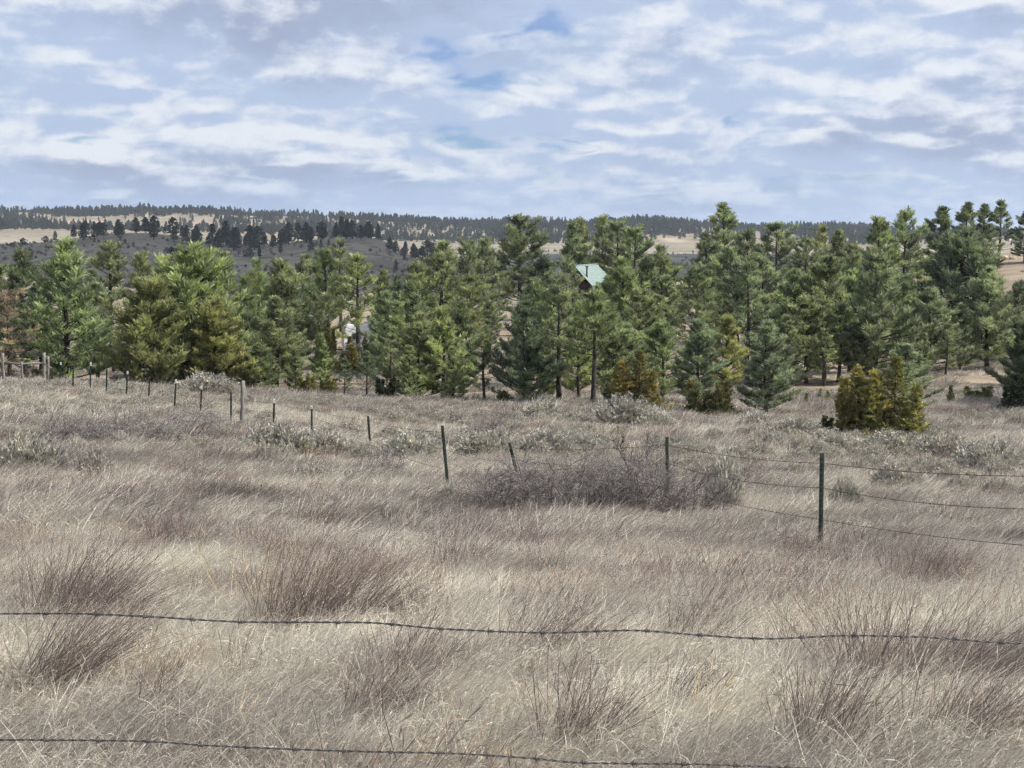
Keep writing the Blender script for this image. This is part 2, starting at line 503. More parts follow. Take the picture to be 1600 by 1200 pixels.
def limb_segments(P0, P1, r0, r1, n=3):
    """many tapered n-sided sticks at once"""
    d = P1 - P0; L = np.linalg.norm(d, axis=1, keepdims=True) + 1e-9; d = d / L
    a, b = perp(d)
    ring0, ring1 = [], []
    for k in range(n):
        an = 2*np.pi*k/n
        o = a*math.cos(an) + b*math.sin(an)
        ring0.append(P0 + o * r0[:, None]); ring1.append(P1 + o * r1[:, None])
    V = np.stack(ring0 + ring1, 1)
    N = len(P0)
    base = (np.arange(N) * 2*n)[:, None]
    fq = []
    for k in range(n):
        fq.append(np.concatenate([base+k, base+(k+1) % n, base+n+(k+1) % n, base+n+k], 1))
    return V.reshape(-1, 3), np.concatenate(fq, 0)

def gen_pine(name, seed, Ht=7.0, Rc=1.6, z0=0.12, whorl=0.30, nb=5, tuft=0.21, nn=15, top=0.75, up=0.35, gap=0.0, fill=1.0, rusty=0.0, bare_low=0.0):
    rg = np.random.default_rng(seed)
    mb = MB()
    bend = rg.uniform(-0.12, 0.12, 2)
    def axis(zv):
        tt = zv / Ht
        return np.array([bend[0]*math.sin(tt*3.0), bend[1]*math.sin(tt*2.4+0.5)-bend[1]*math.sin(0.5), zv])
    rb = 0.0125 * Ht + 0.015
    mb.tube([axis(zv) for zv in np.linspace(-0.35, Ht*0.97, 12)], [rb*(1.25 if k == 0 else 1.0)*(1-k/11.6)**0.85 + 0.006 for k in range(12)], 8)
    S0, S1, Q0, Q1 = [], [], [], []
    tp, ta, ts, tt_ = [], [], [], []
    zv = z0 * Ht
    ang = rg.uniform(0, 6.28)
    lobes = rg.uniform(0, 6.28, 3)
    while zv < Ht * 0.985:
        t = (zv - z0*Ht) / (Ht*(1 - z0))
        prof = (1 - t**1.1)**top * (0.70 + 0.30*min(1, t/0.2)) + 0.05
        k = max(3, int(round(nb * (0.8 + 0.4*rg.random()) * (1 - 0.25*t))))
        for j in range(k):
            ang += 2*math.pi/k + rg.uniform(-0.35, 0.35)
            if rg.random() < gap: continue
            lob = 1 + 0.16*math.sin(2*ang + lobes[0] + zv*0.7) + 0.18*math.sin(3*ang + lobes[1] + zv*1.6)
            L = Rc * prof * rg.uniform(0.6, 1.15) * lob * (1.3 if rg.random() < 0.12 else 1.0)
            if L < 0.26: L = 0.26*rg.uniform(0.7, 1.3)
            el = -0.14 + up*0.55 + 0.55*t**1.8 + rg.uniform(-0.15, 0.15)
            p = axis(min(max(0.1, zv + rg.uniform(-0.25, 0.2)), Ht*0.96)); r = max(0.008, 0.018*L + 0.004)
            nseg = max(3, int(L/0.28))
            dh = np.array([math.cos(ang), math.sin(ang), 0])
            pts = [p]
            e = el
            for s in range(nseg):
                e += up*1.1/nseg
                step = L/nseg
                h2 = np.array([math.cos(ang + rg.uniform(-.12, .12)), math.sin(ang + rg.uniform(-.12, .12)), 0])
                pts.append(pts[-1] + step*(h2*math.cos(e) + np.array([0, 0, math.sin(e)])))
            for s in range(nseg):
                S0.append(pts[s]); S1.append(pts[s+1]); Q0.append(r*(1-s/nseg)+0.004); Q1.append(r*(1-(s+1)/nseg)+0.004)
            if rg.random() < bare_low * max(0, 1 - t*2.5): continue
            btint = rg.uniform(0.15, 0.85)
            # foliage along the outer part
            start = 0.30 if L > 0.6 else 0.0
            nt = max(1, int(fill * L*(1-start)/0.17))
            for q in range(nt + 1):
                u = start + (1-start)*(q + rg.uniform(0, 0.5))/(nt + 0.5)
                u = min(u, 1.0)
                fi = u*nseg; s = min(int(fi), nseg-1); fr = fi - s
                bp = pts[s]*(1-fr) + pts[s+1]*fr
                bd = pts[s+1] - pts[s]; bd = bd/np.linalg.norm(bd)
                sv = np.cross(bd, [0, 0, 1.]); sv /= np.linalg.norm(sv) + 1e-9
                for sd_ in (-1, 1):
                    tw = rg.uniform(0.06, 0.34) * (1.05 - 0.5*u) * min(1.0, 0.5 + L*0.5) if q < nt else rg.uniform(0.0, 0.08)
                    dv = bd*rg.uniform(0.5, 1.0) + sv*sd_*rg.uniform(0.3, 1.0) + np.array([0, 0, rg.uniform(0.15, 0.75)])
                    dv /= np.linalg.norm(dv)
                    ep = bp + dv*tw
                    if tw > 0.12:
                        S0.append(bp); S1.append(ep); Q0.append(0.006); Q1.append(0.004)
                    av = dv*0.75 + np.array([0, 0, 0.6]) + rg.normal(size=3)*0.12
                    av /= np.linalg.norm(av)
                    tp.append(ep); ta.append(av); ts.append(tuft*rg.uniform(0.75, 1.25)); tt_.append(np.clip(btint + rg.uniform(-0.4, 0.4), 0, 1))
        zv += whorl*rg.uniform(0.7, 1.3)*(1.0 - 0.35*t)
    # leader
    for q in range(5):
        tp.append(axis(Ht*(0.95 + 0.012*q)) + rg.normal(size=3)*0.02); ta.append(np.array([rg.normal()*0.1, rg.normal()*0.1, 1.0])); ts.append(tuft*1.0); tt_.append(0.6)
    ta = np.array(ta); ta /= np.linalg.norm(ta, axis=1, keepdims=True)
    V, q, tn = tufts_mesh(np.array(tp), ta, np.array(ts), nn, 0.062, (0.12, 0.72), np.array(tt_), rg, back=0.6)
    crown = mesh_np(name + '_crown', V, [q], M_NEEDLE, False, tn)
    Vl, fl = limb_segments(np.array(S0), np.array(S1), np.array(Q0), np.array(Q1), 3)
    tv = np.array(mb.v); nf = len(tv)
    tq = np.array([f for f in mb.f if len(f) == 4])
    trunk = mesh_np(name + '_trunk', np.concatenate([tv, Vl]), [tq, fl + nf], M_BARK, True)
    Wd = np.percentile(np.abs(V[:, 0]), 97) + np.percentile(np.abs(V[:, 1]), 97)
    return dict(trunk=trunk, crown=crown, h=Ht + tuft*0.7, w=Wd, ntri=len(q)*2)

PINES = {
    'full': [gen_pine('full', 11, 7, 1.75, 0.08, 0.27, 4, 0.31, 15, 0.66, 0.55),
             gen_pine('full', 12, 7, 1.95, 0.07, 0.28, 4, 0.32, 15, 0.58, 0.5, 0.06),
             gen_pine('full', 13, 7, 1.6, 0.10, 0.27, 4, 0.30, 15, 0.75, 0.6),
             gen_pine('full', 14, 7, 1.8, 0.13, 0.29, 4, 0.30, 15, 0.55, 0.5, 0.10),
             gen_pine('full', 15, 7, 1.85, 0.06, 0.28, 4, 0.32, 15, 0.85, 0.5, 0.04)],
    'bushy': [gen_pine('bushy', 21, 6, 2.0, 0.04, 0.26, 5, 0.33, 15, 0.55, 0.65),
              gen_pine('bushy', 22, 6, 1.9, 0.04, 0.26, 5, 0.33, 15, 0.62, 0.55)],
    'open': [gen_pine('open', 31, 7, 1.35, 0.20, 0.36, 3, 0.29, 14, 0.6, 0.45, 0.10, 0.9, bare_low=0.6),
             gen_pine('open', 32, 7, 1.5, 0.2, 0.38, 3, 0.29, 14, 0.65, 0.45, 0.12, 0.9, bare_low=0.7)],
    'slim': [gen_pine('slim', 41, 7, 1.2, 0.10, 0.28, 4, 0.28, 14, 0.66, 0.6),
             gen_pine('slim', 42, 7, 1.3, 0.08, 0.29, 4, 0.28, 14, 0.58, 0.55, 0.06)],
    'tall': [gen_pine('tall', 51, 10, 2.0, 0.14, 0.35, 4, 0.36, 14, 0.55, 0.4, 0.06),
             gen_pine('tall', 52, 10, 2.2, 0.16, 0.37, 4, 0.37, 14, 0.46, 0.38, 0.10),
             gen_pine('tall', 53, 10, 1.9, 0.12, 0.35, 4, 0.35, 14, 0.72, 0.4, 0.05),
             gen_pine('tall', 54, 10, 2.3, 0.2, 0.39, 4, 0.37, 14, 0.40, 0.4, 0.14)],
    'sparse': [gen_pine('sparse', 61, 6, 1.5, 0.1, 0.42, 4, 0.28, 12, 0.6, 0.2, 0.2, 0.55, bare_low=0.3)],
    'young': [gen_pine('young', 71, 2.0, 0.62, 0.08, 0.24, 5, 0.24, 13, 0.8, 0.6)],
}

# ------------------------------------------------------------------ junipers
def gen_juniper(name, seed, Ht=3.0, Wd=2.0, spires=6, dens=1.0, flat=0.0):
    rg = np.random.default_rng(seed)
    tp, ta, ts, tt_ = [], [], [], []
    S0, S1, Q0, Q1 = [], [], [], []
    for s in range(spires):
        an = rg.uniform(0, 6.28); rr = (0.0 if s == 0 else rg.uniform(0.15, 0.34)) * Wd
        cx, cy = rr*math.cos(an), rr*math.sin(an)
        hh = Ht * ((1.0 if s == 0 else rg.uniform(0.5, 0.92)) if not flat else rg.uniform(0.6, 1.0))
        br = Wd*rg.uniform(0.16, 0.25)
        S0.append(np.array([cx*0.2, cy*0.2, -0.2])); S1.append(np.array([cx, cy, hh*0.85])); Q0.append(0.05); Q1.append(0.012)
        n = int(330*dens*hh/3.0)
        btint = rg.uniform(0.25, 0.75)
        for k in range(n):
            t = rg.random()**1.25
            rz = br*((1-t)**0.95)*(0.85 + 0.3*math.sin(9*t + s)) + 0.03
            ph = rg.uniform(0, 6.28); q = rg.uniform(0.35, 1.12)
            out_ = np.array([math.cos(ph), math.sin(ph), 0])
            c0 = np.array([cx*(0.35 + 0.65*min(1, t+0.35)), cy*(0.35 + 0.65*min(1, t+0.35)), 0.08 + hh*t])
            p = c0 + out_*rz*q
            d = out_*rg.uniform(0.25, 0.7) + np.array([0, 0, rg.uniform(0.6, 1.1)]) + rg.normal(size=3)*0.2
            tp.append(p); ta.append(d/np.linalg.norm(d)); ts.append(0.13*rg.uniform(0.7, 1.4)); tt_.append(np.clip(btint + rg.normal()*0.2, 0, 1))
            if k % 4 == 0:
                S0.append(c0 - np.array([0, 0, 0.1])); S1.append(p); Q0.append(0.008); Q1.append(0.004)
    # skirt
    for k in range(int(420*dens)):
        ph = rg.uniform(0, 6.28); q = math.sqrt(rg.random())
        p = np.array([math.cos(ph)*Wd*0.5*q, math.sin(ph)*Wd*0.5*q, rg.uniform(0.02, 0.32)*Ht*(1.15-q)])
        d = np.array([math.cos(ph)*0.6, math.sin(ph)*0.6, 0.7]) + rg.normal(size=3)*0.25
        tp.append(p); ta.append(d/np.linalg.norm(d)); ts.append(0.14*rg.uniform(0.7, 1.3)); tt_.append(rg.uniform(0, 0.8))
    V, q, tn = tufts_mesh(np.array(tp), np.array(ta), np.array(ts), 12, 0.13, (0.1, 0.75), np.array(tt_), rg)
    crown = mesh_np(name + '_crown', V, [q], M_SCALE, False, tn)
    Vl, fl = limb_segments(np.array(S0), np.array(S1), np.array(Q0), np.array(Q1), 4)
    trunk = mesh_np(name + '_trunk', Vl, [fl], M_BARK, True)
    return dict(trunk=trunk, crown=crown, h=Ht + 0.1, w=Wd*1.05, ntri=len(q)*2)
JUNIPERS = [gen_juniper('juniper', 81, 3.0, 2.0, 7), gen_juniper('juniper', 82, 3.0, 2.3, 6), gen_juniper('juniper', 83, 1.4, 2.2, 8, 0.8, 1.0)]

# far, low detail trees
def gen_far(name, seed, Ht, Rc, top, round_=0.0):
    rg = np.random.default_rng(seed)
    n = 210
    t = rg.random(n)**1.1
    prof = ((1-t)**top)*(0.55+0.45*np.minimum(1, t/0.25)) if not round_ else np.sqrt(np.clip(1-(2*t-0.85)**2, 0.04, 1))
    ph = rg.uniform(0, 6.28, n); q = np.sqrt(rg.uniform(0.1, 1.0, n))*Rc*prof*(1+0.25*np.sin(3*ph+t*9))
    zv = Ht*(0.14 + 0.84*t)
    pos_ = np.stack([np.cos(ph)*q, np.sin(ph)*q, zv], 1)
    ax = np.stack([np.cos(ph)*0.5, np.sin(ph)*0.5, np.full(n, 0.8)], 1) + rg.normal(size=(n, 3))*0.2
    ax /= np.linalg.norm(ax, axis=1, keepdims=True)
    V, qd, tn = tufts_mesh(pos_, ax, rg.uniform(0.4, 0.75, n), 5, 0.28, (0.3, 1.1), rg.uniform(0, 1, n), rg)
    crown = mesh_np(name + '_crown', V, [qd], M_NEEDLE, False, tn)
    mb = MB(); mb.tube([(0, 0, -0.6), (0, 0, Ht*0.5), (0, 0, Ht*0.93)], [0.02*Ht, 0.014*Ht, 0.02], 6)
    trunk = mb.mesh(name + '_trunk', M_BARK, True)
    return dict(trunk=trunk, crown=crown, h=Ht, w=Rc*2, V=V, q=qd, tn=tn)
FARP = [gen_far('far', 91, 8, 1.9, 0.75), gen_far('far', 92, 8, 2.3, 0.6), gen_far('far', 93, 8, 1.5, 0.8), gen_far('far', 94, 5, 2.6, 0.6, 1.0)]

TINT = {
    'bright': (0.230, 0.256, 0.142), 'mid': (0.196, 0.222, 0.134), 'dark': (0.140, 0.164, 0.108), 'blue': (0.202, 0.232, 0.156),
    'yellow': (0.232, 0.242, 0.122), 'grey': (0.204, 0.220, 0.140), 'rust': (0.27, 0.200, 0.155), 'olive': (0.215, 0.198, 0.092),
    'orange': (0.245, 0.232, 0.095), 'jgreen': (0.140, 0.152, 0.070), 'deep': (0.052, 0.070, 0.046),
}
TREES = []   # (root, px, depth, kind, tint, handmade label)
def plant_tree(px, top, y, kind, tint, wpx=None, label=None, variant=None, name=None, cat='tree', rowbase=None):
    if rowbase is not None:
        h_ = hit(px, rowbase); y = h_.y
    x = (px - 800) / F * y * 1.0
    # correct for pitch: depth along the view axis is close to y
    g = Hs(x, y)
    ztop = at(px, top, y).z
    hgt = max(0.6, ztop - g)
    if kind == 'juniper':
        pr = JUNIPERS[variant if variant is not None else random.randrange(2)]
    else:
        L = PINES[kind]; pr = L[variant if variant is not None else random.randrange(len(L))]
    s = hgt / pr['h']
    sw = s
    if wpx is not None:
        sw = (1.22 if kind == 'tall' else 1.18) * (wpx / F * y) / pr['w']
        sw = min(max(sw, s*0.55), s*1.7)
    root = empty(name or ('juniper_tree' if kind == 'juniper' else 'pine_tree'), (x, y, g), random.uniform(0, 6.28))
    root.scale = (sw, sw, s)
    tr = link(bpy.data.objects.new('trunk', pr['trunk']), root)
    cr = link(bpy.data.objects.new('crown', pr['crown']), root)
    c = TINT[tint]
    j = random.uniform(0.9, 1.1)
    cr.color = (c[0]*j*random.uniform(0.95, 1.05), c[1]*j, c[2]*j*random.uniform(0.9, 1.1), 1)
    root['category'] = cat
    TREES.append([root, px, y, kind, tint, label, hgt])
    return root

# front trees, from the photograph, left to right: px, top row, depth, kind, colour, width in px
T = [
 (12, 452, 70, 'sparse', 'rust', 95, 'sparse rusty brown dying pine at the left edge behind the brace posts'),
 (-45, 400, 76, 'full', 'mid', 110),
 (-110, 420, 72, 'full', 'mid', 120), (-190, 400, 80, 'tall', 'mid', 120),
 (106, 372, 72, 'full', 'bright', 142, 'tall bright green pine with dense tufts near the left corner fence'),
 (38, 388, 88, 'full', 'dark', 92), (2, 412, 95, 'tall', 'mid', 70),
 (178, 376, 92, 'open', 'grey', 82, 'thin grey-green pine right behind the bright pine at left'),
 (300, 387, 73, 'bushy', 'bright', 150, 'broad bright green pine, widest crown of the left grove'),
 (235, 440, 69, 'bushy', 'yellow', 135, 'yellow-green bushy pine in front of the broad bright pine'),
 (335, 470, 70, 'bushy', 'yellow', 90, 'yellowish pine leaning on the right side of the broad bright pine'),
 (222, 394, 108, 'slim', 'mid', 52), (262, 398, 118, 'full', 'mid', 60), (352, 392, 112, 'slim', 'mid', 52), (333, 400, 125, 'full', 'dark', 55),
 (402, 404, 102, 'full', 'mid', 66), (383, 428, 92, 'full', 'mid', 62), (441, 404, 98, 'full', 'mid', 74),
 (480, 396, 122, 'full', 'grey', 54), (533, 371, 142, 'open', 'grey', 46, 'tall thin open-crowned pine rising above the grove against the shaded hill'),
 (508, 388, 112, 'full', 'mid', 62), (560, 395, 98, 'open', 'bright', 84, 'pine whose dark trunk crosses in front of the white trailer', 1),
 (600, 421, 118, 'slim', 'mid', 48), (462, 470, 84, 'open', 'mid', 60),
 (430, 462, 78, 'full', 'mid', 88), (402, 538, 70, 'bushy', 'mid', 62, 'small dark bushy pine at the edge of the dry grass'),
 (500, 520, 70, 'slim', 'bright', 58, 'small pale young pine beside the orange junipers'),
 (604, 478, 94, 'full', 'mid', 44), (536, 560, 67, 'open', 'dark', 46), (571, 548, 66, 'open', 'dark', 40), (604, 455, 86, 'full', 'mid', 56),
 (622, 470, 77, 'full', 'mid', 80), (655, 488, 69, 'full', 'bright', 74), (690, 478, 68, 'full', 'bright', 84), (640, 438, 92, 'full', 'mid', 66),
 (692, 376, 118, 'full', 'bright', 112, 'tall bright pine standing left of the pale gap in the grove'),
 (655, 408, 112, 'full', 'mid', 70), (730, 378, 128, 'tall', 'grey', 70), (757, 372, 135, 'slim', 'grey', 52),
 (735, 428, 95, 'open', 'mid', 74, 'pine on a dark bare trunk beside the pale gap', 0),
 (722, 470, 78, 'slim', 'mid', 62), (757, 520, 64, 'open', 'mid', 54), (706, 540, 64, 'slim', 'bright', 48),
 (818, 470, 63, 'full', 'dark', 82, 'dark dense pine at the grass edge right of the pale gap'),
 (812, 335, 150, 'tall', 'dark', 112, 'tall dark pine standing against the far ridge left of the cabin', 1),
 (850, 400, 125, 'full', 'dark', 62),
 (874, 428, 64, 'open', 'mid', 88, 'pine with a bare dark lower trunk at the grass edge below the cabin', 0),
 (927, 452, 62, 'open', 'mid', 90, 'pine with forked bare lower limbs right of another bare trunk', 1),
 (893, 346, 172, 'slim', 'mid', 44), (907, 341, 176, 'slim', 'mid', 50), (940, 337, 182, 'slim', 'mid', 42), (965, 347, 172, 'tall', 'mid', 70),
 (992, 356, 160, 'tall', 'mid', 66), (1030, 382, 140, 'full', 'grey', 66), (1012, 400, 125, 'full', 'mid', 62),
 (862, 424, 105, 'full', 'mid', 62), (972, 402, 108, 'full', 'bright', 84), (1000, 450, 88, 'full', 'mid', 72), (952, 470, 80, 'full', 'mid', 66),
 (846, 500, 74, 'full', 'mid', 60), (1040, 430, 112, 'slim', 'grey', 52),
 (1035, 503, 68, 'full', 'mid', 72, 'cone-shaped pine standing just behind the brown juniper'),
 (1092, 498, 65, 'full', 'blue', 78), (1136, 492, 76, 'full', 'yellow', 64),
 (1200, 500, 58.5, 'full', 'blue', 100, 'isolated pale green pine on open grass left of the olive juniper', 0),
 (1166, 408, 88, 'open', 'blue', 96), (1090, 414, 98, 'open', 'mid', 84),
 (1126, 314, 192, 'tall', 'mid', 84, 'tallest pine on the skyline, alone right of the cabin', 2),
 (1100, 360, 165, 'tall', 'dark', 56), (1165, 358, 156, 'tall', 'dark', 60), (1211, 347, 160, 'tall', 'mid', 74, 'rounded skyline pine right of the tallest pine'),
 (1140, 385, 130, 'full', 'mid', 62), (1190, 400, 120, 'full', 'grey', 62),
 (1283, 350, 170, 'open', 'grey', 44), (1308, 358, 165, 'slim', 'grey', 40), (1258, 374, 150, 'tall', 'grey', 56), (1332, 380, 150, 'full', 'grey', 52),
 (1243, 420, 92, 'full', 'mid', 84), (1290, 400, 88, 'full', 'blue', 92), (1330, 420, 92, 'full', 'mid', 82), (1371, 394, 84, 'full', 'blue', 104, 'large blue-green pine with upright shoots in the right half of the grove', 1),
 (1262, 462, 84, 'full', 'mid', 76), (1312, 474, 84, 'open', 'mid', 72), (1410, 430, 92, 'full', 'mid', 76),
 (1371, 338, 132, 'tall', 'mid', 66), (1412, 331, 136, 'tall', 'mid', 68, 'broad skyline pine with a split top left of the right hill'),
 (1468, 320, 150, 'tall', 'dark', 78), (1508, 314, 165, 'tall', 'dark', 60), (1533, 317, 170, 'tall', 'dark', 74), (1557, 312, 172, 'open', 'dark', 54), (1598, 328, 172, 'tall', 'dark', 66),
 (1640, 318, 170, 'tall', 'dark', 70), (1690, 330, 160, 'tall', 'mid', 80),
 (1500, 362, 104, 'bushy', 'dark', 150, 'broad dark pine covering the foot of the right hill'),
 (1455, 450, 90, 'full', 'blue', 92), (1502, 474, 92, 'full', 'mid', 74), (1545, 415, 93, 'full', 'blue', 100, 'tall cone-shaped pine in front of the bare right hill'),
 (1480, 505, 88, 'open', 'mid', 50), (1416, 536, 58, 'full', 'blue', 66, 'pale pine half hidden behind the olive juniper'),
 (1590, 440, 98, 'full', 'dark', 60), (1612, 505, 68, 'bushy', 'dark', 80, 'dark bushy pine cut off by the right edge of the picture'),
 (1655, 470, 66, 'full', 'mid', 90), (1700, 440, 80, 'full', 'mid', 90), (1760, 470, 64, 'full', 'mid', 100),
 (640, 540, 66, 'slim', 'mid', 46), (962, 428, 118, 'full', 'mid', 52), (932, 446, 96, 'full', 'mid', 44), (948, 430, 125, 'slim', 'mid', 34), (893, 412, 140, 'slim', 'mid', 30), (612, 520, 72, 'open', 'mid', 56), (766, 470, 108, 'slim', 'mid', 36),
 (840, 440, 84, 'full', 'mid', 64), (905, 470, 72, 'full', 'bright', 60), (980, 505, 66, 'full', 'mid', 62), (960, 520, 63, 'slim', 'dark', 48),
 (1230, 492, 82, 'slim', 'mid', 52), (1350, 492, 84, 'full', 'mid', 64), (1290, 512, 82, 'open', 'grey', 50), (1446, 520, 86, 'slim', 'blue', 46),
 (60, 470, 78, 'open', 'mid', 60), (150, 440, 82, 'full', 'mid', 74), (460, 545, 72, 'slim', 'mid', 46), (380, 480, 82, 'full', 'mid', 60),
]
for row in T:
    px, top, y, kind, tint, wpx = row[:6]
    plant_tree(px, top, y, kind, tint, wpx, row[6] if len(row) > 6 else None, row[7] if len(row) > 7 else None)
# fill between, deeper in the grove
rf = random.Random(5)
for k in range(46):
    px = rf.uniform(-140, 1440); y = rf.uniform(96, 150)
    if 735 < px < 830 or 500 < px < 600 or 850 < px < 1000 or 1050 < px < 1085: continue
    top = rf.uniform(412, 452) if px < 860 else rf.uniform(395, 440)
    plant_tree(px, top, y, rf.choice(['full', 'full', 'slim', 'open']), rf.choice(['mid', 'mid', 'grey', 'dark', 'bright']), rf.uniform(44, 66))
# seedlings
for px, top, base, lab in [(1263, 618, 634, 'tiny pine seedling on open grass right of the isolated pale pine'),
                           (1284, 608, 626, 'small pine seedling nearer the shadow under the grove'),
                           (1297, 610, 632, 'small pine seedling just left of the olive juniper'),
                           (1490, 603, 632, 'yellow-green pine seedling on the open slope at right')]:
    plant_tree(px, top, 60, 'young', 'yellow', None, lab, 0, 'pine_seedling', 'seedling', rowbase=base)
# junipers
J = [(1343, 572, 45.0, 'orange', 118, 'olive-orange juniper, left one of the pair at the grass edge', 0),
     (1402, 557, 44.5, 'orange', 138, 'olive-orange juniper, right one of the pair at the grass edge', 1),
     (1312, 648, 45.5, 'jgreen', 60, 'low green juniper skirting the left of the olive pair', 2),
     (1000, 548, 60, 'olive', 135, 'brown-olive juniper at the grass edge below the cabin', 1),
     (1108, 592, 58, 'jgreen', 92, 'low green juniper right of the brown juniper', 2),
     (960, 596, 61, 'jgreen', 60, 'small dark green juniper left of the brown juniper', 0),
     (480, 583, 69, 'orange', 58, 'orange juniper at the grass edge in the left grove, left of two', 0),
     (511, 586, 69, 'orange', 44, 'orange juniper at the grass edge in the left grove, right of two', 1),
     (512, 503, 98, 'olive', 44, 'brownish juniper just left of the white trailer', 0),
     (546, 526, 96, 'olive', 56, 'small olive juniper below the white trailer', 1),
     (584, 520, 100, 'jgreen', 40, 'green juniper hiding the lower right of the white trailer', 0),
     (605, 588, 66, 'deep', 46, 'very dark low juniper in shade under the pines', 2),
     (1530, 602, 70, 'jgreen', 90, 'low spreading green juniper near the right edge', 2),
     (1592, 585, 63, 'deep', 70, 'dark juniper under the pine at the right edge', 1),
     (790, 625, 63, 'jgreen', 50, 'low dark juniper under the dense dark pine', 2)]
for px, top, y, tint, wpx, lab, v in J:
    plant_tree(px, top, y, 'juniper', tint, wpx, lab, v)

# hillside trees on the shaded hill (each its own), small in the picture
HILL = []
rh = random.Random(3)
def far_tree(px, y, hgt, pr, col, wf=1.0, name='pine_tree'):
    x = (px - 800) / F * y; g = Hs(x, y)
    root = empty(name, (x, y, g), rh.uniform(0, 6.28))
    s = hgt / pr['h']; root.scale = (s*wf, s*wf, s)
    link(bpy.data.objects.new('trunk', pr['trunk']), root)
    cr = link(bpy.data.objects.new('crown', pr['crown']), root)
    cr.color = (*col, 1)
    root['category'] = 'tree'; root['group'] = 'small pines scattered on the shaded hill'
    HILL.append((root, px))
hp = [(x + rh.uniform(-9, 9)) for x in np.concatenate([np.linspace(124, 300, 22), np.linspace(305, 412, 26), np.linspace(414, 585, 30), np.linspace(588, 700, 16)])]
for px in hp:
    big = rh.random()
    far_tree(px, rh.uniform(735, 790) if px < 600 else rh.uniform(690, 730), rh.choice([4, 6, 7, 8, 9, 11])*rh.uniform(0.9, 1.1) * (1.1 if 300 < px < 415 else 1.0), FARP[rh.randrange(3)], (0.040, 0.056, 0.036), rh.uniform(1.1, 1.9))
for px, y, hh in [(40, 760, 4), (75, 760, 3.5), (90, 765, 5.5), (22, 750, 2.5), (270, 690, 4.2), (282, 692, 4.6), (290, 690, 3.5), (320, 680, 2.6), (334, 675, 2.2), (391, 690, 4.8),
                  (407, 690, 6), (440, 700, 6.5), (487, 690, 8), (503, 700, 5), (515, 695, 5), (509, 670, 4), (619, 640, 5.5), (466, 640, 2.2), (52, 700, 2.5), (136, 640, 2.5), (540, 640, 3), (570, 600, 2.5)]:
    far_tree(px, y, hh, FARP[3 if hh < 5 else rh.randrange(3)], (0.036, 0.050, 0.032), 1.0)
HILL.sort(key=lambda e: e[1])

# ------------------------------------------------------------------ scatter by geometry nodes
def scatter(name, pts, rot, scl, pick, patch, protos, label, cat):
    col = bpy.data.collections.new(name + '_kinds')
    for i, me in enumerate(protos):
        o = bpy.data.objects.new('%s_%02d' % (name, i), me)
        col.objects.link(o)
    me = bpy.data.meshes.new(name)
    n = len(pts)
    me.vertices.add(n); me.vertices.foreach_set('co', np.asarray(pts, np.float32).ravel())
    for nm, ty, data in (('rot', 'FLOAT_VECTOR', rot), ('scl', 'FLOAT', scl), ('pick', 'INT', pick), ('patch', 'FLOAT', patch)):
        a = me.attributes.new(nm, ty, 'POINT')
        if ty == 'FLOAT_VECTOR': a.data.foreach_set('vector', np.asarray(data, np.float32).ravel())
        else: a.data.foreach_set('value', np.asarray(data, np.int32 if ty == 'INT' else np.float32))
    ob = link(bpy.data.objects.new(name, me))
    ng = bpy.data.node_groups.new(name, 'GeometryNodeTree')
    ng.interface.new_socket('Geometry', in_out='INPUT', socket_type='NodeSocketGeometry')
    ng.interface.new_socket('Geometry', in_out='OUTPUT', socket_type='NodeSocketGeometry')
    N = ng.nodes; Lk = ng.links
    gi = N.new('NodeGroupInput'); go = N.new('NodeGroupOutput')
    ci = N.new('GeometryNodeCollectionInfo'); ci.inputs['Collection'].default_value = col
    ci.inputs['Separate Children'].default_value = True; ci.inputs['Reset Children'].default_value = True
    ip = N.new('GeometryNodeInstanceOnPoints'); ip.inputs['Pick Instance'].default_value = True
    def na(nm, dt):
        a = N.new('GeometryNodeInputNamedAttribute'); a.data_type = dt; a.inputs['Name'].default_value = nm
        return a.outputs['Attribute']
    e2r = N.new('FunctionNodeEulerToRotation')
    Lk.new(na('rot', 'FLOAT_VECTOR'), e2r.inputs[0])
    Lk.new(gi.outputs[0], ip.inputs['Points']); Lk.new(ci.outputs[0], ip.inputs['Instance'])
    Lk.new(na('pick', 'INT'), ip.inputs['Instance Index']); Lk.new(e2r.outputs[0], ip.inputs['Rotation'])
    Lk.new(na('scl', 'FLOAT'), ip.inputs['Scale'])
    Lk.new(ip.outputs[0], go.inputs[0])
    md = ob.modifiers.new('scatter', 'NODES'); md.node_group = ng
    tag(ob, label, cat, kind='stuff')
    return ob

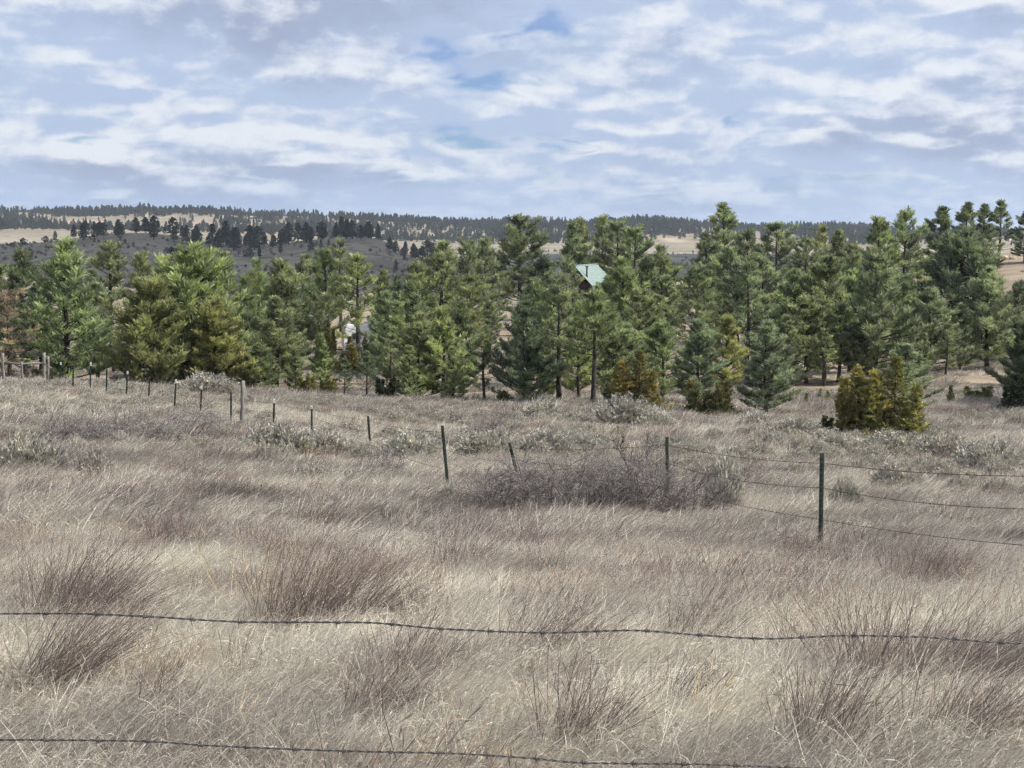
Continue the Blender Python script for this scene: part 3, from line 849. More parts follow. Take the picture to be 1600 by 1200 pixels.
# ------------------------------------------------------------------ dry grass
def gen_blades(name, seed, n, radius, h, lean, width, mat, segs=3, spread=0.5, branch=0, stiff=0.5, curl=0.4):
    rg = np.random.default_rng(seed)
    rr = radius*np.sqrt(rg.random(n)); ph = rg.uniform(0, 6.28, n)
    root = np.stack([rr*np.cos(ph), rr*np.sin(ph), np.full(n, -0.04)], 1)
    L = h*rg.uniform(0.55, 1.2, n)
    d = np.stack([lean + rg.normal(size=n)*spread, rg.normal(size=n)*spread*0.9, np.ones(n)], 1)
    d[:, :2] += (root[:, :2]/max(radius, 1e-3))*spread*0.6
    d /= np.linalg.norm(d, axis=1, keepdims=True)
    bendv = np.stack([rg.normal(size=n)*0.35 + lean*0.7, rg.normal(size=n)*0.4, -rg.uniform(0.0, 0.5, n)], 1)*curl
    side = np.cross(d, rg.normal(size=(n, 3))); side /= np.linalg.norm(side, axis=1, keepdims=True)
    wd = width*rg.uniform(0.6, 1.4, n)
    tt = rg.random(n)
    pts = []
    for s in range(segs + 1):
        u = s/segs
        pts.append(root + d*(L*u)[:, None] + bendv*(L*u*u)[:, None])
    V, q, T_ = [], [], []
    base = 0
    for s in range(segs + 1):
        k = (1 - 0.75*(s/segs)**1.5)
        V.append(np.stack([pts[s] - side*(wd*k*0.5)[:, None], pts[s] + side*(wd*k*0.5)[:, None]], 1))
    V = np.stack(V, 1)     # n, segs+1, 2, 3
    bi = (np.arange(n)*(segs+1)*2)[:, None]
    faces = []
    for s in range(segs):
        o = s*2
        faces.append(np.concatenate([bi+o, bi+o+1, bi+o+3, bi+o+2], 1))
    Vv = V.reshape(-1, 3); fq = np.concatenate(faces); tn = np.repeat(tt, (segs+1)*2)
    if branch:
        nb_ = n*branch
        src = np.repeat(np.arange(n), branch)
        u = rg.uniform(0.5, 1.0, nb_)
        bp = root[src] + d[src]*(L[src]*u)[:, None] + bendv[src]*(L[src]*u*u)[:, None]
        bd = d[src] + rg.normal(size=(nb_, 3))*0.45; bd /= np.linalg.norm(bd, axis=1, keepdims=True)
        bl = L[src]*rg.uniform(0.06, 0.22, nb_)
        sv = np.cross(bd, rg.normal(size=(nb_, 3))); sv /= np.linalg.norm(sv, axis=1, keepdims=True)
        w2 = (wd[src]*rg.uniform(0.3, 0.8, nb_))[:, None]
        Vb = np.stack([bp, bp + bd*(bl*0.6)[:, None] + sv*w2*0.6, bp + bd*bl[:, None], bp + bd*(bl*0.6)[:, None] - sv*w2*0.6], 1).reshape(-1, 3)
        fb = np.arange(nb_*4).reshape(-1, 4) + len(Vv)
        Vv = np.concatenate([Vv, Vb]); fq = np.concatenate([fq, fb]); tn = np.concatenate([tn, np.repeat(np.clip(tt[src] + 0.25, 0, 1), 4)])
    return mesh_np(name, Vv, [fq], mat, False, tn)

def arrays(me):
    n = len(me.vertices); V = np.empty(n*3, np.float32); me.vertices.foreach_get('co', V)
    k = len(me.polygons); f = np.empty(k*4, np.int32); me.loops.foreach_get('vertex_index', f)
    tn = np.empty(n, np.float32); me.attributes['tint'].data.foreach_get('value', tn)
    return V.reshape(-1, 3), f.reshape(-1, 4), tn
def gen_tile(name, seed, size, ntuft, tuft_fn, mat, smin=0.7, smax=1.2, lump=0.0, thatch=0, thatch_w=0.004):
    """a square of turf: tufts of several kinds, uneven in height, leaning one way"""
    rg = np.random.default_rng(seed)
    kinds = [arrays(tuft_fn(seed*10 + k)) for k in range(4)]
    Vs, fs, ts = [], [], []; b = 0
    for k in range(ntuft):
        V, f, tn = kinds[rg.integers(0, 4)]
        a = rg.normal()*0.45; ca, sa = math.cos(a), math.sin(a)
        px, py = rg.uniform(-0.5, 0.5, 2)*size*1.06
        sc = rg.uniform(smin, smax)*(1 + lump*(float(vnoise(np.array([px*1.7 + seed]), np.array([py*1.7]), 9)[0]) - 0.5))
        W = np.stack([(V[:, 0]*ca - V[:, 1]*sa)*sc + px, (V[:, 0]*sa + V[:, 1]*ca)*sc + py, V[:, 2]*sc*rg.uniform(0.8, 1.15)], 1)
        Vs.append(W); fs.append(f + b); ts.append(np.clip(tn + rg.normal()*0.16, 0, 1)); b += len(V)
    if thatch:
        # short broken blades lying every way over the ground
        n = thatch; wd_ = thatch_w
        p = np.stack([rg.uniform(-0.5, 0.5, n)*size*1.05, rg.uniform(-0.5, 0.5, n)*size*1.05, rg.uniform(0.01, 0.16, n)], 1)
        a = rg.uniform(0, 6.28, n); d = np.stack([np.cos(a), np.sin(a)*0.8, rg.normal(size=n)*0.35], 1)
        L = rg.uniform(0.05, 0.2, n)[:, None]; sv = np.cross(d, rg.normal(size=(n, 3))); sv /= np.linalg.norm(sv, axis=1, keepdims=True)
        w_ = (wd_*rg.uniform(0.5, 1.2, n))[:, None]
        mid_ = p + d*L*0.5 + np.array([0, 0, 0.02])
        W = np.stack([p, mid_ + sv*w_*0.5, p + d*L, mid_ - sv*w_*0.5], 1).reshape(-1, 3)
        Vs.append(W); fs.append(np.arange(n*4).reshape(-1, 4) + b); ts.append(np.repeat(np.clip(rg.normal(0.55, 0.3, n), 0, 1), 4))
    return mesh_np(name, np.concatenate(Vs), [np.concatenate(fs)], mat, False, np.concatenate(ts))
TN, TM, TF = 1.0, 1.6, 2.6
GR_N = [gen_tile('g', 100+i, TN, 60, lambda sd_: gen_blades('t', sd_, 104, 0.18, 0.28, 0.62, 0.0032, M_GRASS, 3, 0.42, 0, curl=0.55), M_GRASS, lump=1.0, thatch=1500, thatch_w=0.005) for i in range(6)]
GR_M = [gen_tile('g', 120+i, TM, 84, lambda sd_: gen_blades('t', sd_, 64, 0.26, 0.33, 0.62, 0.0075, M_GRASS, 3, 0.42, 0, curl=0.5), M_GRASS, lump=1.0, thatch=1200, thatch_w=0.009) for i in range(5)]
GR_F = [gen_tile('g', 140+i, TF, 90, lambda sd_: gen_blades('t', sd_, 56, 0.42, 0.34, 0.62, 0.016, M_GRASS, 3, 0.42, 0, curl=0.5), M_GRASS, lump=1.0) for i in range(4)]
FB_N = [gen_tile('f', 160+i, 0.8, 7, lambda sd_: gen_blades('t', sd_, 34, 0.09, 0.46, 0.5, 0.0042, M_FORB, 3, 0.34, 4, curl=0.16), M_FORB, 0.6, 1.15) for i in range(5)]
FB_M = [gen_tile('f', 180+i, 1.2, 8, lambda sd_: gen_blades('t', sd_, 36, 0.18, 0.44, 0.5, 0.009, M_FORB, 3, 0.34, 3, curl=0.16), M_FORB, 0.6, 1.2) for i in range(4)]

def ground_rot(x, y, d):
    gx = (H(x + d, y) - H(x - d, y))/(2*d); gy = (H(x, y + d) - H(x, y - d))/(2*d)
    return np.arctan(gy), -np.arctan(gx)
gp, gr_, gs, gk = [], [], [], []
def add_tiles(y0, y1, step, k0, kn, seed, keep=None, jit=0.15, s0=0.9, s1=1.15, cm=0.46, xpad=2.0):
    rg = np.random.default_rng(seed)
    ny = int((y1 - y0)/step)
    for r in range(ny):
        y = y0 + (r + 0.5)*step
        half = cm*y + xpad
        x = np.arange(-half, half, step) + (r % 2)*step*0.5
        yv = np.full(len(x), y) + rg.uniform(-1, 1, len(x))*jit*step
        x = x + rg.uniform(-1, 1, len(x))*jit*step
        if keep is not None:
            m_ = keep(x, yv, rg); x = x[m_]; yv = yv[m_]
        n = len(x)
        if not n: continue
        gp.append(np.stack([x, yv, H(x, yv) - 0.01], 1))
        rx, ry = ground_rot(x, yv, step*0.4)
        gr_.append(np.stack([rx, ry, rg.normal(size=n)*0.25 + (fbm(x/3.1, yv/3.1, 2, 47) - 0.5)*1.5], 1))
        gs.append(rg.uniform(s0, s1, n)); gk.append(k0 + rg.integers(0, kn, n))
def patchy(x, y):
    return fbm(x/3.4 + 4, y/1.9, 4, 21, 0.55), fbm(x/11, y/7, 3, 33)
add_tiles(4.4, 17.0, TN, 0, 6, 1)
add_tiles(17.0, 36.0, TM, 6, 5, 2)
add_tiles(36.0, 80.0, TF, 11, 4, 3)
add_tiles(80.0, 126.0, TF*1.35, 11, 4, 4, keep=lambda x, y, rg: rg.random(len(x)) < 0.75)
n_ = sum(len(p) for p in gp)
scatter('dry_grass', np.concatenate(gp), np.concatenate(gr_), np.concatenate(gs), np.concatenate(gk), np.zeros(n_),
        GR_N + GR_M + GR_F, 'pale dry prairie grass leaning in the wind all over the field', 'grass')
gp, gr_, gs, gk = [], [], [], []
def forb_keep(p, q=0.06):
    return lambda x, y, rg: rg.random(len(x)) < np.clip((0.54 - patchy(x, y)[0])*p + q, 0.02, 0.95)
add_tiles(4.6, 17, 0.75, 0, 5, 5, forb_keep(5.0, 0.14), 0.5, 0.6, 1.15)
add_tiles(17, 40, 1.2, 5, 4, 6, forb_keep(4.0, 0.16), 0.5, 0.6, 1.15)
add_tiles(40, 80, 1.9, 5, 4, 7, forb_keep(3.5, 0.16), 0.5, 0.7, 1.3)
n2_ = sum(len(p) for p in gp)
scatter('dry_forbs', np.concatenate(gp), np.concatenate(gr_), np.concatenate(gs), np.concatenate(gk), np.zeros(n2_),
        FB_N + FB_M, 'purple-brown dry weed stems mixed all through the grass', 'weeds')
def rand_pts(y0, y1, dens, cm=0.50, seed=0, xpad=1.5):
    rg = np.random.default_rng(seed)
    n = int((cm*(y1**2 - y0**2) + 2*xpad*(y1-y0))*dens)
    y = np.sqrt(rg.uniform(y0**2, y1**2, n)); x = rg.uniform(-1, 1, n)*(cm*y + xpad)
    return x, y, rg
print('grass instances', n_, n2_)

# ------------------------------------------------------------------ distant forest on the ridge
def proto_mesh(p, nm):
    me = p['crown'].copy(); me.materials[0] = M_FARFOREST
    return me
fx, fy, rgf = None, None, np.random.default_rng(77)
nF = 26000
fy = rgf.uniform(1380, 2250, nF); fx = rgf.uniform(-0.5, 0.5, nF)*fy*1.1
fm = fbm(fx/130, fy/170, 4, 61, 0.55)
keep = (fm + 0.10*(fbm(fx/45, fy/60, 2, 67) - 0.5) > 0.45) | (rgf.random(nF) < 0.06)
keep &= rgf.random(nF) < (0.35 + 0.65*sstep(fy, 1450, 1750))
fx, fy = fx[keep], fy[keep]; nF = len(fx)
scatter('distant_forest', np.stack([fx, fy, H(fx, fy)], 1), np.stack([np.zeros(nF), np.zeros(nF), rgf.uniform(0, 6.28, nF)], 1),
        rgf.uniform(0.45, 1.25, nF)*(0.7 + 0.8*fbm(fx/70, fy/70, 3, 88)), rgf.integers(0, 4, nF), np.zeros(nF), [proto_mesh(p, 'p') for p in FARP],
        'hazy pine forest covering the far ridge along the horizon', 'forest')
print('far forest', nF)
# low brush over the hill and the valley floor
nB = 9000
by_ = rgf.uniform(330, 1150, nB); bx = rgf.uniform(-0.48, 0.3, nB)*by_
kb = fbm(bx/38, by_/38, 4, 71, 0.6) > 0.53
bx, by_ = bx[kb], by_[kb]; nB = len(bx)
bm_ = [FARP[3]['crown'].copy(), FARP[3]['crown'].copy()]
bm_[0].materials[0] = leaf_mat('hill_brush', (0.10, 0.092, 0.072), transl=0.1); bm_[1].materials[0] = leaf_mat('hill_brush_pale', (0.20, 0.18, 0.14), transl=0.1)
scatter('hill_brush', np.stack([bx, by_, H(bx, by_) - 0.15], 1), np.stack([np.zeros(nB), np.zeros(nB), rgf.uniform(0, 6.28, nB)], 1), rgf.uniform(0.10, 0.34, nB),
        rgf.integers(0, 2, nB), np.zeros(nB), bm_, 'low grey-brown brush speckling the shaded hill and valley', 'brush')

# ------------------------------------------------------------------ shrubs
def gen_twigs(name, seed, spread_x, spread_y, height, stems, levels=3, mat=None, r=0.012, lean=0.15, kids=4, keep=0.5):
    rg = np.random.default_rng(seed)
    S0, S1, Q0, Q1, TT = [], [], [], [], []
    def grow(p, d, L, r_, lev, tint):
        n = 3
        for s in range(n):
            d = d + rg.normal(size=3)*0.22 + np.array([0.03, 0, 0.04]); d = d/np.linalg.norm(d)
            q = p + d*L/n
            S0.append(p); S1.append(q); Q0.append(r_*(1-0.25*s)); Q1.append(r_*(1-0.25*(s+1))); TT.append(np.clip(tint + rg.normal()*0.18, 0, 1))
            p = q
            if lev > 0:
                for k in range(max(1, int(rg.poisson(kids/3.0)))):
                    dv = d + rg.normal(size=3)*0.75; dv[2] = abs(dv[2])*0.7 + 0.1; dv /= np.linalg.norm(dv)
                    grow(p, dv, L*rg.uniform(0.4, 0.7), r_*keep, lev-1, tint + 0.12)
    for s in range(stems):
        a = rg.uniform(0, 6.28); q = math.sqrt(rg.random())
        p = np.array([math.cos(a)*spread_x*q, math.sin(a)*spread_y*q, -0.05])
        d = np.array([math.cos(a)*0.35*q + lean + rg.normal()*0.25, math.sin(a)*0.3*q + rg.normal()*0.25, 1.0]); d /= np.linalg.norm(d)
        L = height*rg.uniform(0.45, 0.75)*(1.1 - 0.45*q*q)
        grow(p, d, L, r*rg.uniform(0.7, 1.2), levels-1, rg.uniform(0.0, 0.5))
    V, f = limb_segments(np.array(S0), np.array(S1), np.array(Q0), np.maximum(np.array(Q1), 0.0012), 3)
    return V, f, np.repeat(np.array(TT), 6), np.array(S1)
def twig_shrub(name, px, base, wpx, hpx, label, cat='shrub', seed=0, stems=14, levels=3, r=0.009, depth=0.8, kids=4, lean=0.12, mat=None, group=None, lumps=0.0, keep=0.5):
    h_ = hit(px, base)
    sx_ = wpx/F*h_.y/2; hh = hpx/F*h_.y
    V, f, tn, _ = gen_twigs(name, seed, sx_*0.8, sx_*0.8*depth, hh*1.05, stems, levels, None, r, lean, kids, keep)
    V = V.copy()
    # keep to the drawn size, follow the ground
    zs = np.percentile(V[:, 2], 99.5); V[:, 2] *= hh/zs
    xs = np.percentile(np.abs(V[:, 0]), 98); V[:, 0] *= sx_/xs; V[:, 1] *= sx_*depth/xs
    if lumps:
        V[:, 2] *= 1.0 - lumps*0.5 + lumps*vnoise(V[:, 0]*1.3 + 3, V[:, 1]*1.3, 12)*(1 - 0.35*(V[:, 0]/sx_)**2)
    V[:, 2] += H(V[:, 0] + h_.x, V[:, 1] + h_.y) - h_.z
    root = empty(name, h_)
    o = link(bpy.data.objects.new('branches', mesh_np(name, V, [f], mat or M_TWIG, False, tn)), root)
    tag(root, label, cat, group)
    return root
twig_shrub('bare_thicket', 940, 812, 415, 124, 'wide grey leafless thicket in the middle of the field in front of the fence', seed=1, stems=190, levels=3, r=0.013, depth=0.4, kids=5, lumps=0.75)
twig_shrub('bare_sapling', 982, 796, 120, 122, 'bare forked sapling rising out of the middle of the thicket', 'sapling', seed=5, stems=3, levels=4, r=0.045, depth=1.0, kids=4, lean=0.0, mat=M_TWIGD, keep=0.64)
twig_shrub('bare_shrub', 752, 694, 118, 58, 'rounded grey leafless bush behind the upright fence post left of the leaning one', seed=3, stems=50, r=0.017, depth=0.7)
twig_shrub('bare_shrub', 540, 678, 38, 34, 'small dark upright bush between two green fence posts left of centre', seed=4, stems=16, r=0.014, lean=0.3)
twig_shrub('bare_shrub', 592, 744, 90, 58, 'dark leafless bush at the foot of the fence post left of centre', seed=5, stems=36, r=0.010)
twig_shrub('bare_shrub', 205, 694, 160, 56, 'broad grey leafless bush below the left fence', seed=6, stems=80, r=0.016, depth=0.5)
twig_shrub('bare_shrub', 310, 676, 115, 46, 'low grey leafless bush near the wooden fence post', seed=7, stems=54, r=0.016, depth=0.6)
twig_shrub('bare_shrub', 115, 694, 110, 52, 'low purple-grey bush left of the broad bush below the fence', seed=8, stems=54, r=0.016, depth=0.6)
twig_shrub('bare_shrub', 1505, 745, 80, 44, 'bare bush with two dark branches near the right edge, left one', seed=9, stems=16, r=0.012, lean=-0.2)
twig_shrub('bare_shrub', 1585, 745, 60, 40, 'bare dark-branched bush cut by the right edge', seed=10, stems=14, r=0.012, lean=0.3)
twig_shrub('bare_shrub', 60, 748, 150, 62, 'dark twiggy bush at the left edge of the field', seed=12, stems=70, r=0.013, depth=0.5)
twig_shrub('bare_shrub', 1105, 668, 60, 20, 'low dark twigs at the grass edge under the low green juniper', seed=13, stems=20, r=0.012)

def gen_sage(name, seed, w=1.0, h=0.55):
    rg = np.random.default_rng(seed)
    n = 520
    ph = rg.uniform(0, 6.28, n); q = np.sqrt(rg.random(n))
    top = h*(1.0 - 0.55*q**2)*rg.uniform(0.65, 1.1, n)*(1 + 0.18*np.sin(3*ph + seed))
    root = np.stack([np.cos(ph)*q*w*0.22, np.sin(ph)*q*w*0.22, np.zeros(n)], 1)
    tip = np.stack([np.cos(ph)*q*w*0.5 + 0.06*h + rg.normal(size=n)*0.03, np.sin(ph)*q*w*0.5, top], 1)
    u = rg.uniform(0.45, 0.8, n)[:, None]
    S0 = root*(1-u) + tip*u; S0[:, 2] -= 0.05
    Vl, fl = limb_segments(S0, tip, np.full(n, 0.004), np.full(n, 0.002), 3)
    m_ = 5
    d = tip - S0; d /= np.linalg.norm(d, axis=1, keepdims=True)
    V, q4, tn = tufts_mesh(tip, d, np.full(n, 0.075), 9, 0.13, (0.1, 0.8), rg.random(n), rg, back=1.6)
    return (Vl, fl), (V, q4, tn)
SAGE = []
for i in range(4):
    (Vl, fl), (V, q4, tn) = gen_sage('sage', 200 + i)
    SAGE.append((mesh_np('sage_twigs', Vl, [fl], M_TWIG, False, np.full(len(Vl), 0.5)), mesh_np('sage_leaves', V, [q4], M_SAGE, False, tn)))
SAGECOL = [(0.42, 0.395, 0.365), (0.46, 0.44, 0.405), (0.40, 0.385, 0.345)]
def sage(px, base, wpx, hpx, label, i=0, group='grey sagebrush in the field'):
    h_ = hit(px, base)
    root = empty('sagebrush', h_, random.uniform(-0.5, 0.5))
    sw = wpx/F*h_.y*1.1; sh = (hpx*1.15 + 7)/F*h_.y/0.55
    root.scale = (sw, sw*0.8, sh)
    link(bpy.data.objects.new('twigs', SAGE[i % 4][0]), root)
    lv = link(bpy.data.objects.new('leaves', SAGE[i % 4][1]), root)
    lv.color = (*SAGECOL[i % 3], 1)
    tag(root, label, 'sagebrush', group)
SG = [(978, 668, 92, 32, 'large pale sagebrush at the grass edge in front of the brown juniper'),
      (1022, 672, 60, 20, 'smaller pale sagebrush touching the large one on its right'),
      (845, 658, 70, 16, 'low pale sagebrush at the grass edge below the dark dense pine'),
      (1240, 690, 90, 22, 'grey sagebrush left of the olive junipers'),
      (1300, 706, 80, 20, 'grey sagebrush just below the left foot of the olive junipers'),
      (1395, 712, 110, 22, 'grey sagebrush in front of the olive junipers'),
      (1470, 716, 90, 22, 'grey sagebrush right of the olive junipers'),
      (1180, 672, 60, 16, 'small sagebrush below the isolated pale pine'),
      (250, 606, 70, 16, 'grey sagebrush on the crest under the yellow-green pine'),
      (320, 618, 90, 20, 'grey sagebrush on the crest just left of the wooden post'),
      (190, 606, 50, 14, 'small sagebrush on the crest between two left fence posts'),
      (430, 714, 110, 34, 'blue-grey sagebrush below the second fence post right of the wooden one'),
      (500, 716, 90, 30, 'blue-grey sagebrush right of another under the fence'),
      (640, 726, 90, 36, 'green-grey sagebrush between the two dark posts left of centre'),
      (760, 716, 90, 28, 'grey sagebrush below the rounded leafless bush'),
      (850, 716, 90, 28, 'pale sagebrush behind the thicket right of the leaning post'),
      (900, 712, 70, 24, 'pale sagebrush behind the thicket left of the bare sapling'),
      (40, 748, 110, 46, 'grey sagebrush at the left edge below the crest'),
      (145, 752, 60, 34, 'small round grey-green sagebrush right of the one at the left edge'),
      (1130, 800, 60, 60, 'grey-green sagebrush at the right end of the thicket'),
      (1320, 800, 50, 34, 'green-grey sagebrush right behind the nearest fence post'),
      (1400, 770, 80, 30, 'grey sagebrush between the fence wires right of the nearest post'),
      (1540, 740, 100, 34, 'blue-grey sagebrush near the right edge behind the fence'),
      (700, 790, 40, 18, 'small sagebrush below the upright dark post')]
for i, (px, b_, w_, hh, lab) in enumerate(SG):
    sage(px, b_, w_, hh, lab, i)
# uncountable low sage further mixed into the field
x, y, rg = rand_pts(27, 64, 1.1, seed=15)
a, b = patchy(x, y)
kp = (fbm(x/6, y/4, 3, 55) + 0.05*sstep(-x/y, 0.0, 0.3) > 0.542)
x, y = x[kp], y[kp]; n = len(x)
sm = []
for i in range(4):
    me = SAGE[i][1].copy(); me.materials[0] = M_SAGEF; sm.append(me)
scatter('low_sage', np.stack([x, y, H(x, y)], 1), np.stack([np.zeros(n), np.zeros(n), rg.uniform(-3, 3, n)], 1), rg.uniform(0.35, 0.75, n),
        rg.integers(0, 4, n), np.zeros(n), sm, 'low grey sage mixed through the far half of the field', 'sage')

# ------------------------------------------------------------------ prominent dry weed clumps in the foreground
def clump(px, base, wpx, hpx, label, seed, lean=0.45, n=120, mat=None, width=0.0045, branch=4, name='dry_weed_clump', spread=0.42):
    h_ = hit(px, base)
    hh = hpx/F*h_.y; ww = wpx/F*h_.y
    me = gen_blades(name, seed, n, ww*0.26, hh*1.35, lean, width, mat or M_FORB1, 4, spread, branch, curl=0.2)
    root = empty(name, h_)
    link(bpy.data.objects.new('stems', me), root)
    tag(root, label, 'weed clump', 'dry weed clumps in the foreground')
CLP = [(90, 990, 260, 130, 'large dark purple-brown weed clump at the left edge above the top wire', 0.5, 320),
       (470, 985, 300, 125, 'broad dark weed clump crossed by the top wire left of centre', 0.45, 330),
       (560, 985, 130, 95, 'dark weed clump leaning right beside the broad one', 0.95, 150),
       (820, 1045, 200, 110, 'dark weed clump under the top wire at centre', 0.8, 200),
       (1372, 1095, 200, 165, 'fan-shaped weed clump with spread dark stems under the top wire at right', 0.1, 170),
       (1480, 1090, 170, 130, 'weed clump leaning right beside the fan-shaped one', 0.9, 160),
       (1245, 1050, 120, 80, 'small weed clump left of the fan-shaped one', -0.1, 100),
       (625, 1085, 190, 120, 'tall thin weed stems above the lower wire at centre', 0.5, 120),
       (565, 1140, 170, 110, 'weed clump just above the lower wire left of centre', 0.55, 140),
       (880, 1190, 170, 130, 'weed clump at the bottom edge right of centre', 0.35, 130),
       (1040, 1120, 120, 90, 'small dark weed clump right of centre above the lower wire', 0.7, 90),
       (1270, 1185, 200, 150, 'weed clump of dark stems at the bottom edge at right', 0.35, 150),
       (1470, 1180, 230, 130, 'weed clump at the bottom right corner leaning right', 0.8, 180),
       (1060, 1030, 150, 90, 'brown weed clump behind the top wire right of centre', 0.4, 120),
       (60, 1080, 200, 150, 'weed clump at the left edge between the two wires', 0.8, 180),
       (700, 905, 150, 70, 'reddish-brown weed clump below the upright dark post', 0.5, 140),
       (330, 735, 120, 40, 'dark weed clump in the field below the left fence', 0.4, 110),
       (490, 830, 110, 45, 'dark weed clump in the pale grass left of centre', 0.7, 90),
       (1440, 930, 220, 80, 'dark weed clump on the slope right of the nearest post', 0.5, 160)]
for i, (px, b_, w_, hh, lab, ln, n) in enumerate(CLP):
    clump(px, b_, w_, hh, lab, 300 + i, ln, int(n*1.9), width=0.0042 if b_ > 880 else 0.008)
STR = [(395, 960, 160, 120, 'tall golden straw stems above the broad dark clump', 0.6, 22),
       (110, 1080, 130, 80, 'bent golden straw stems at left between the wires', 1.2, 12),
       (730, 1120, 120, 70, 'loose golden straw lying above the lower wire at centre', 1.6, 16),
       (1085, 1150, 130, 110, 'golden straw stems right of centre at the bottom', 0.6, 14),
       (355, 1165, 60, 90, 'single pale bent stalk crossing the lower wire at left', 0.4, 3)]
for i, (px, b_, w_, hh, lab, ln, n) in enumerate(STR):
    clump(px, b_, w_, hh, lab, 340 + i, ln, n*2, M_STRAW, 0.007, 5, 'straw_stems', 0.5)

# ------------------------------------------------------------------ fences
def tpost_meshes():
    mb = MB()
    # flange + web, 1 m tall; scaled per post; studs along the flange
    mb.box((-0.024, -0.004, -0.3), (0.024, 0.004, 1.0))
    mb.box((-0.004, 0.004, -0.3), (0.004, 0.036, 1.0))
    for k in range(18):
        zc = 0.05 + k*0.052
        mb.box((-0.007, -0.012, zc), (0.007, -0.004, zc + 0.02))
    a = mb.mesh('steel_post', M_STEEL)
    mc = MB()
    mc.box((-0.0265, -0.0065, 0.885), (0.0265, 0.0065, 1.004)); mc.box((-0.0065, 0.0065, 0.885), (0.0065, 0.0385, 1.004))
    return a, mc.mesh('painted_tip', M_WHITE)
TP, TIP = tpost_meshes()
fence = empty('barbed_wire_fence', hit(1283, 862))
fo = Vector(fence.location)
tag(fence, 'barbed wire fence of green steel posts running back across the field to the left', 'fence')
# px top, row top, px base, row base, white tip
FP = [(1742, 722, 1736, 930, 0), (1284.5, 708, 1281.5, 862, 0), (1042, 683, 1043, 798, 0), (796, 692, 814, 766, 0), (691, 665, 700.5, 768, 0), (575, 650, 580, 716, 0), (487, 634, 487, 682, 1), (428.5, 623, 427, 684, 1),
      (361, 613, 361, 664, 0), (315, 603, 313, 652, 1), (275, 593, 272, 647, 1), (234, 588, 232, 628, 0), (199.5, 580, 197, 622, 1), (167, 577, 166, 620, 0), (142, 566, 140.5, 615, 1), (114.5, 574, 114, 612, 0), (95, 566, 93.5, 605, 1)]
tops, bots = [], []
for (tx, ty, bx_, by_, wt) in FP:
    b_ = hit(bx_, by_)
    t_ = at(tx, ty, b_.y - (0.35 if abs(tx - bx_) > 10 else 0.0))
    ax = t_ - b_
    o = bpy.data.objects.new('steel_post', TP); link(o, fence)
    o.location = b_ - fo
    o.rotation_euler = ax.to_track_quat('Z', 'Y').to_euler()
    q = ax.to_track_quat('Z', 'X'); o.rotation_euler = (q @ Vector((0,0,1)).to_track_quat('Z','X')).to_euler()
    # keep the flange facing the field
    zax = ax.normalized(); xax = Vector((0.94, 0.34, 0)); xax = (xax - zax*xax.dot(zax)).normalized(); yax = zax.cross(xax)
    o.rotation_euler = Matrix((xax, yax, zax)).transposed().to_euler()
    o.scale = (1.25, 1.25, ax.length)
    if wt:
        tp_ = bpy.data.objects.new('painted_tip', TIP); link(tp_, o)
    tops.append(t_); bots.append(b_)
# wooden posts and the corner brace at left
def wood_post(tx, ty, bx_, by_, r=0.062, name='wooden_post', y=None):
    b_ = hit(bx_, by_)
    if y: b_ = at(bx_, by_, y); b_.z = Hs(b_.x, y)
    t_ = at(tx, ty, b_.y)
    mb = MB(); n = 6
    pts = [b_ + (t_ - b_)*(-0.15 + 1.15*k/n) + Vector((random.uniform(-.01, .01), random.uniform(-.01, .01), 0)) for k in range(n + 1)]
    pts[-1] = t_
    mb.tube([p - fo for p in pts], [r*random.uniform(0.9, 1.1) for _ in pts], 10)
    mb.build(name, M_BARKG, fence, True)
    return b_, t_
wb = wood_post(380, 595, 378, 668)
c1 = wood_post(69, 551, 69, 601, 0.062, y=63)
c2 = wood_post(75.5, 557, 76, 603, 0.045, y=62.5)
c3 = wood_post(4, 552, 6, 601, 0.062, y=63)
c4 = wood_post(34, 566, 36, 598, 0.05, y=63)
mb = MB(); mb.tube([c3[1] + (c3[0]-c3[1])*0.28 - fo, c4[1] - fo - Vector((0,0,0.08)), c1[1] + (c1[0]-c1[1])*0.30 - fo], [0.045, 0.05, 0.045], 8)
mb.build('brace_rail', M_BARKG, fence, True)
mb = MB(); mb.tube([c1[1] + (c1[0]-c1[1])*0.32 - fo, c2[1] + (c2[0]-c2[1])*0.38 + Vector((0.12, 0, 0)) - fo], 0.03, 6)
mb.build('brace_end', M_BARKG, fence, True)
# wires
def strand(pts, r, nseg=7, barbs=0.127, sag=0.05, blen=0.016, n=5):
    mb = MB()
    P = []
    for i in range(len(pts) - 1):
        a, b = pts[i], pts[i+1]
        for k in range(nseg):
            u = k/nseg
            p = a.lerp(b, u); p = p - Vector((0, 0, sag*4*u*(1-u)))
            P.append(p)
    P.append(pts[-1])
    mb.tube([p - fo for p in P], r, n)
    if barbs:
        for i in range(len(P) - 1):
            L = (P[i+1] - P[i]).length
            k = max(1, int(L/barbs))
            for j in range(k):
                p = P[i].lerp(P[i+1], j/k) - fo
                an = random.uniform(0, 3.14)
                dv = Vector((0.2*math.cos(an), math.cos(an), math.sin(an)))*blen
                mb.tube([p - dv, p + dv], r*0.7, 3, False)
    return mb
for fr, sg in ((0.10, 0.06), (0.35, 0.09), (0.67, 0.05)):
    pts = [t_ + (b_ - t_)*(fr + (0.12 if False else 0)) for t_, b_ in zip(tops, bots)]
    pts = [p + Vector((0, -0.02, 0)) for p in pts]
    strand(pts, 0.0034, 8, 0.127 if fr < 0.9 else 0, sg, 0.02, 4).build('wire_strand', M_RUST, fence)

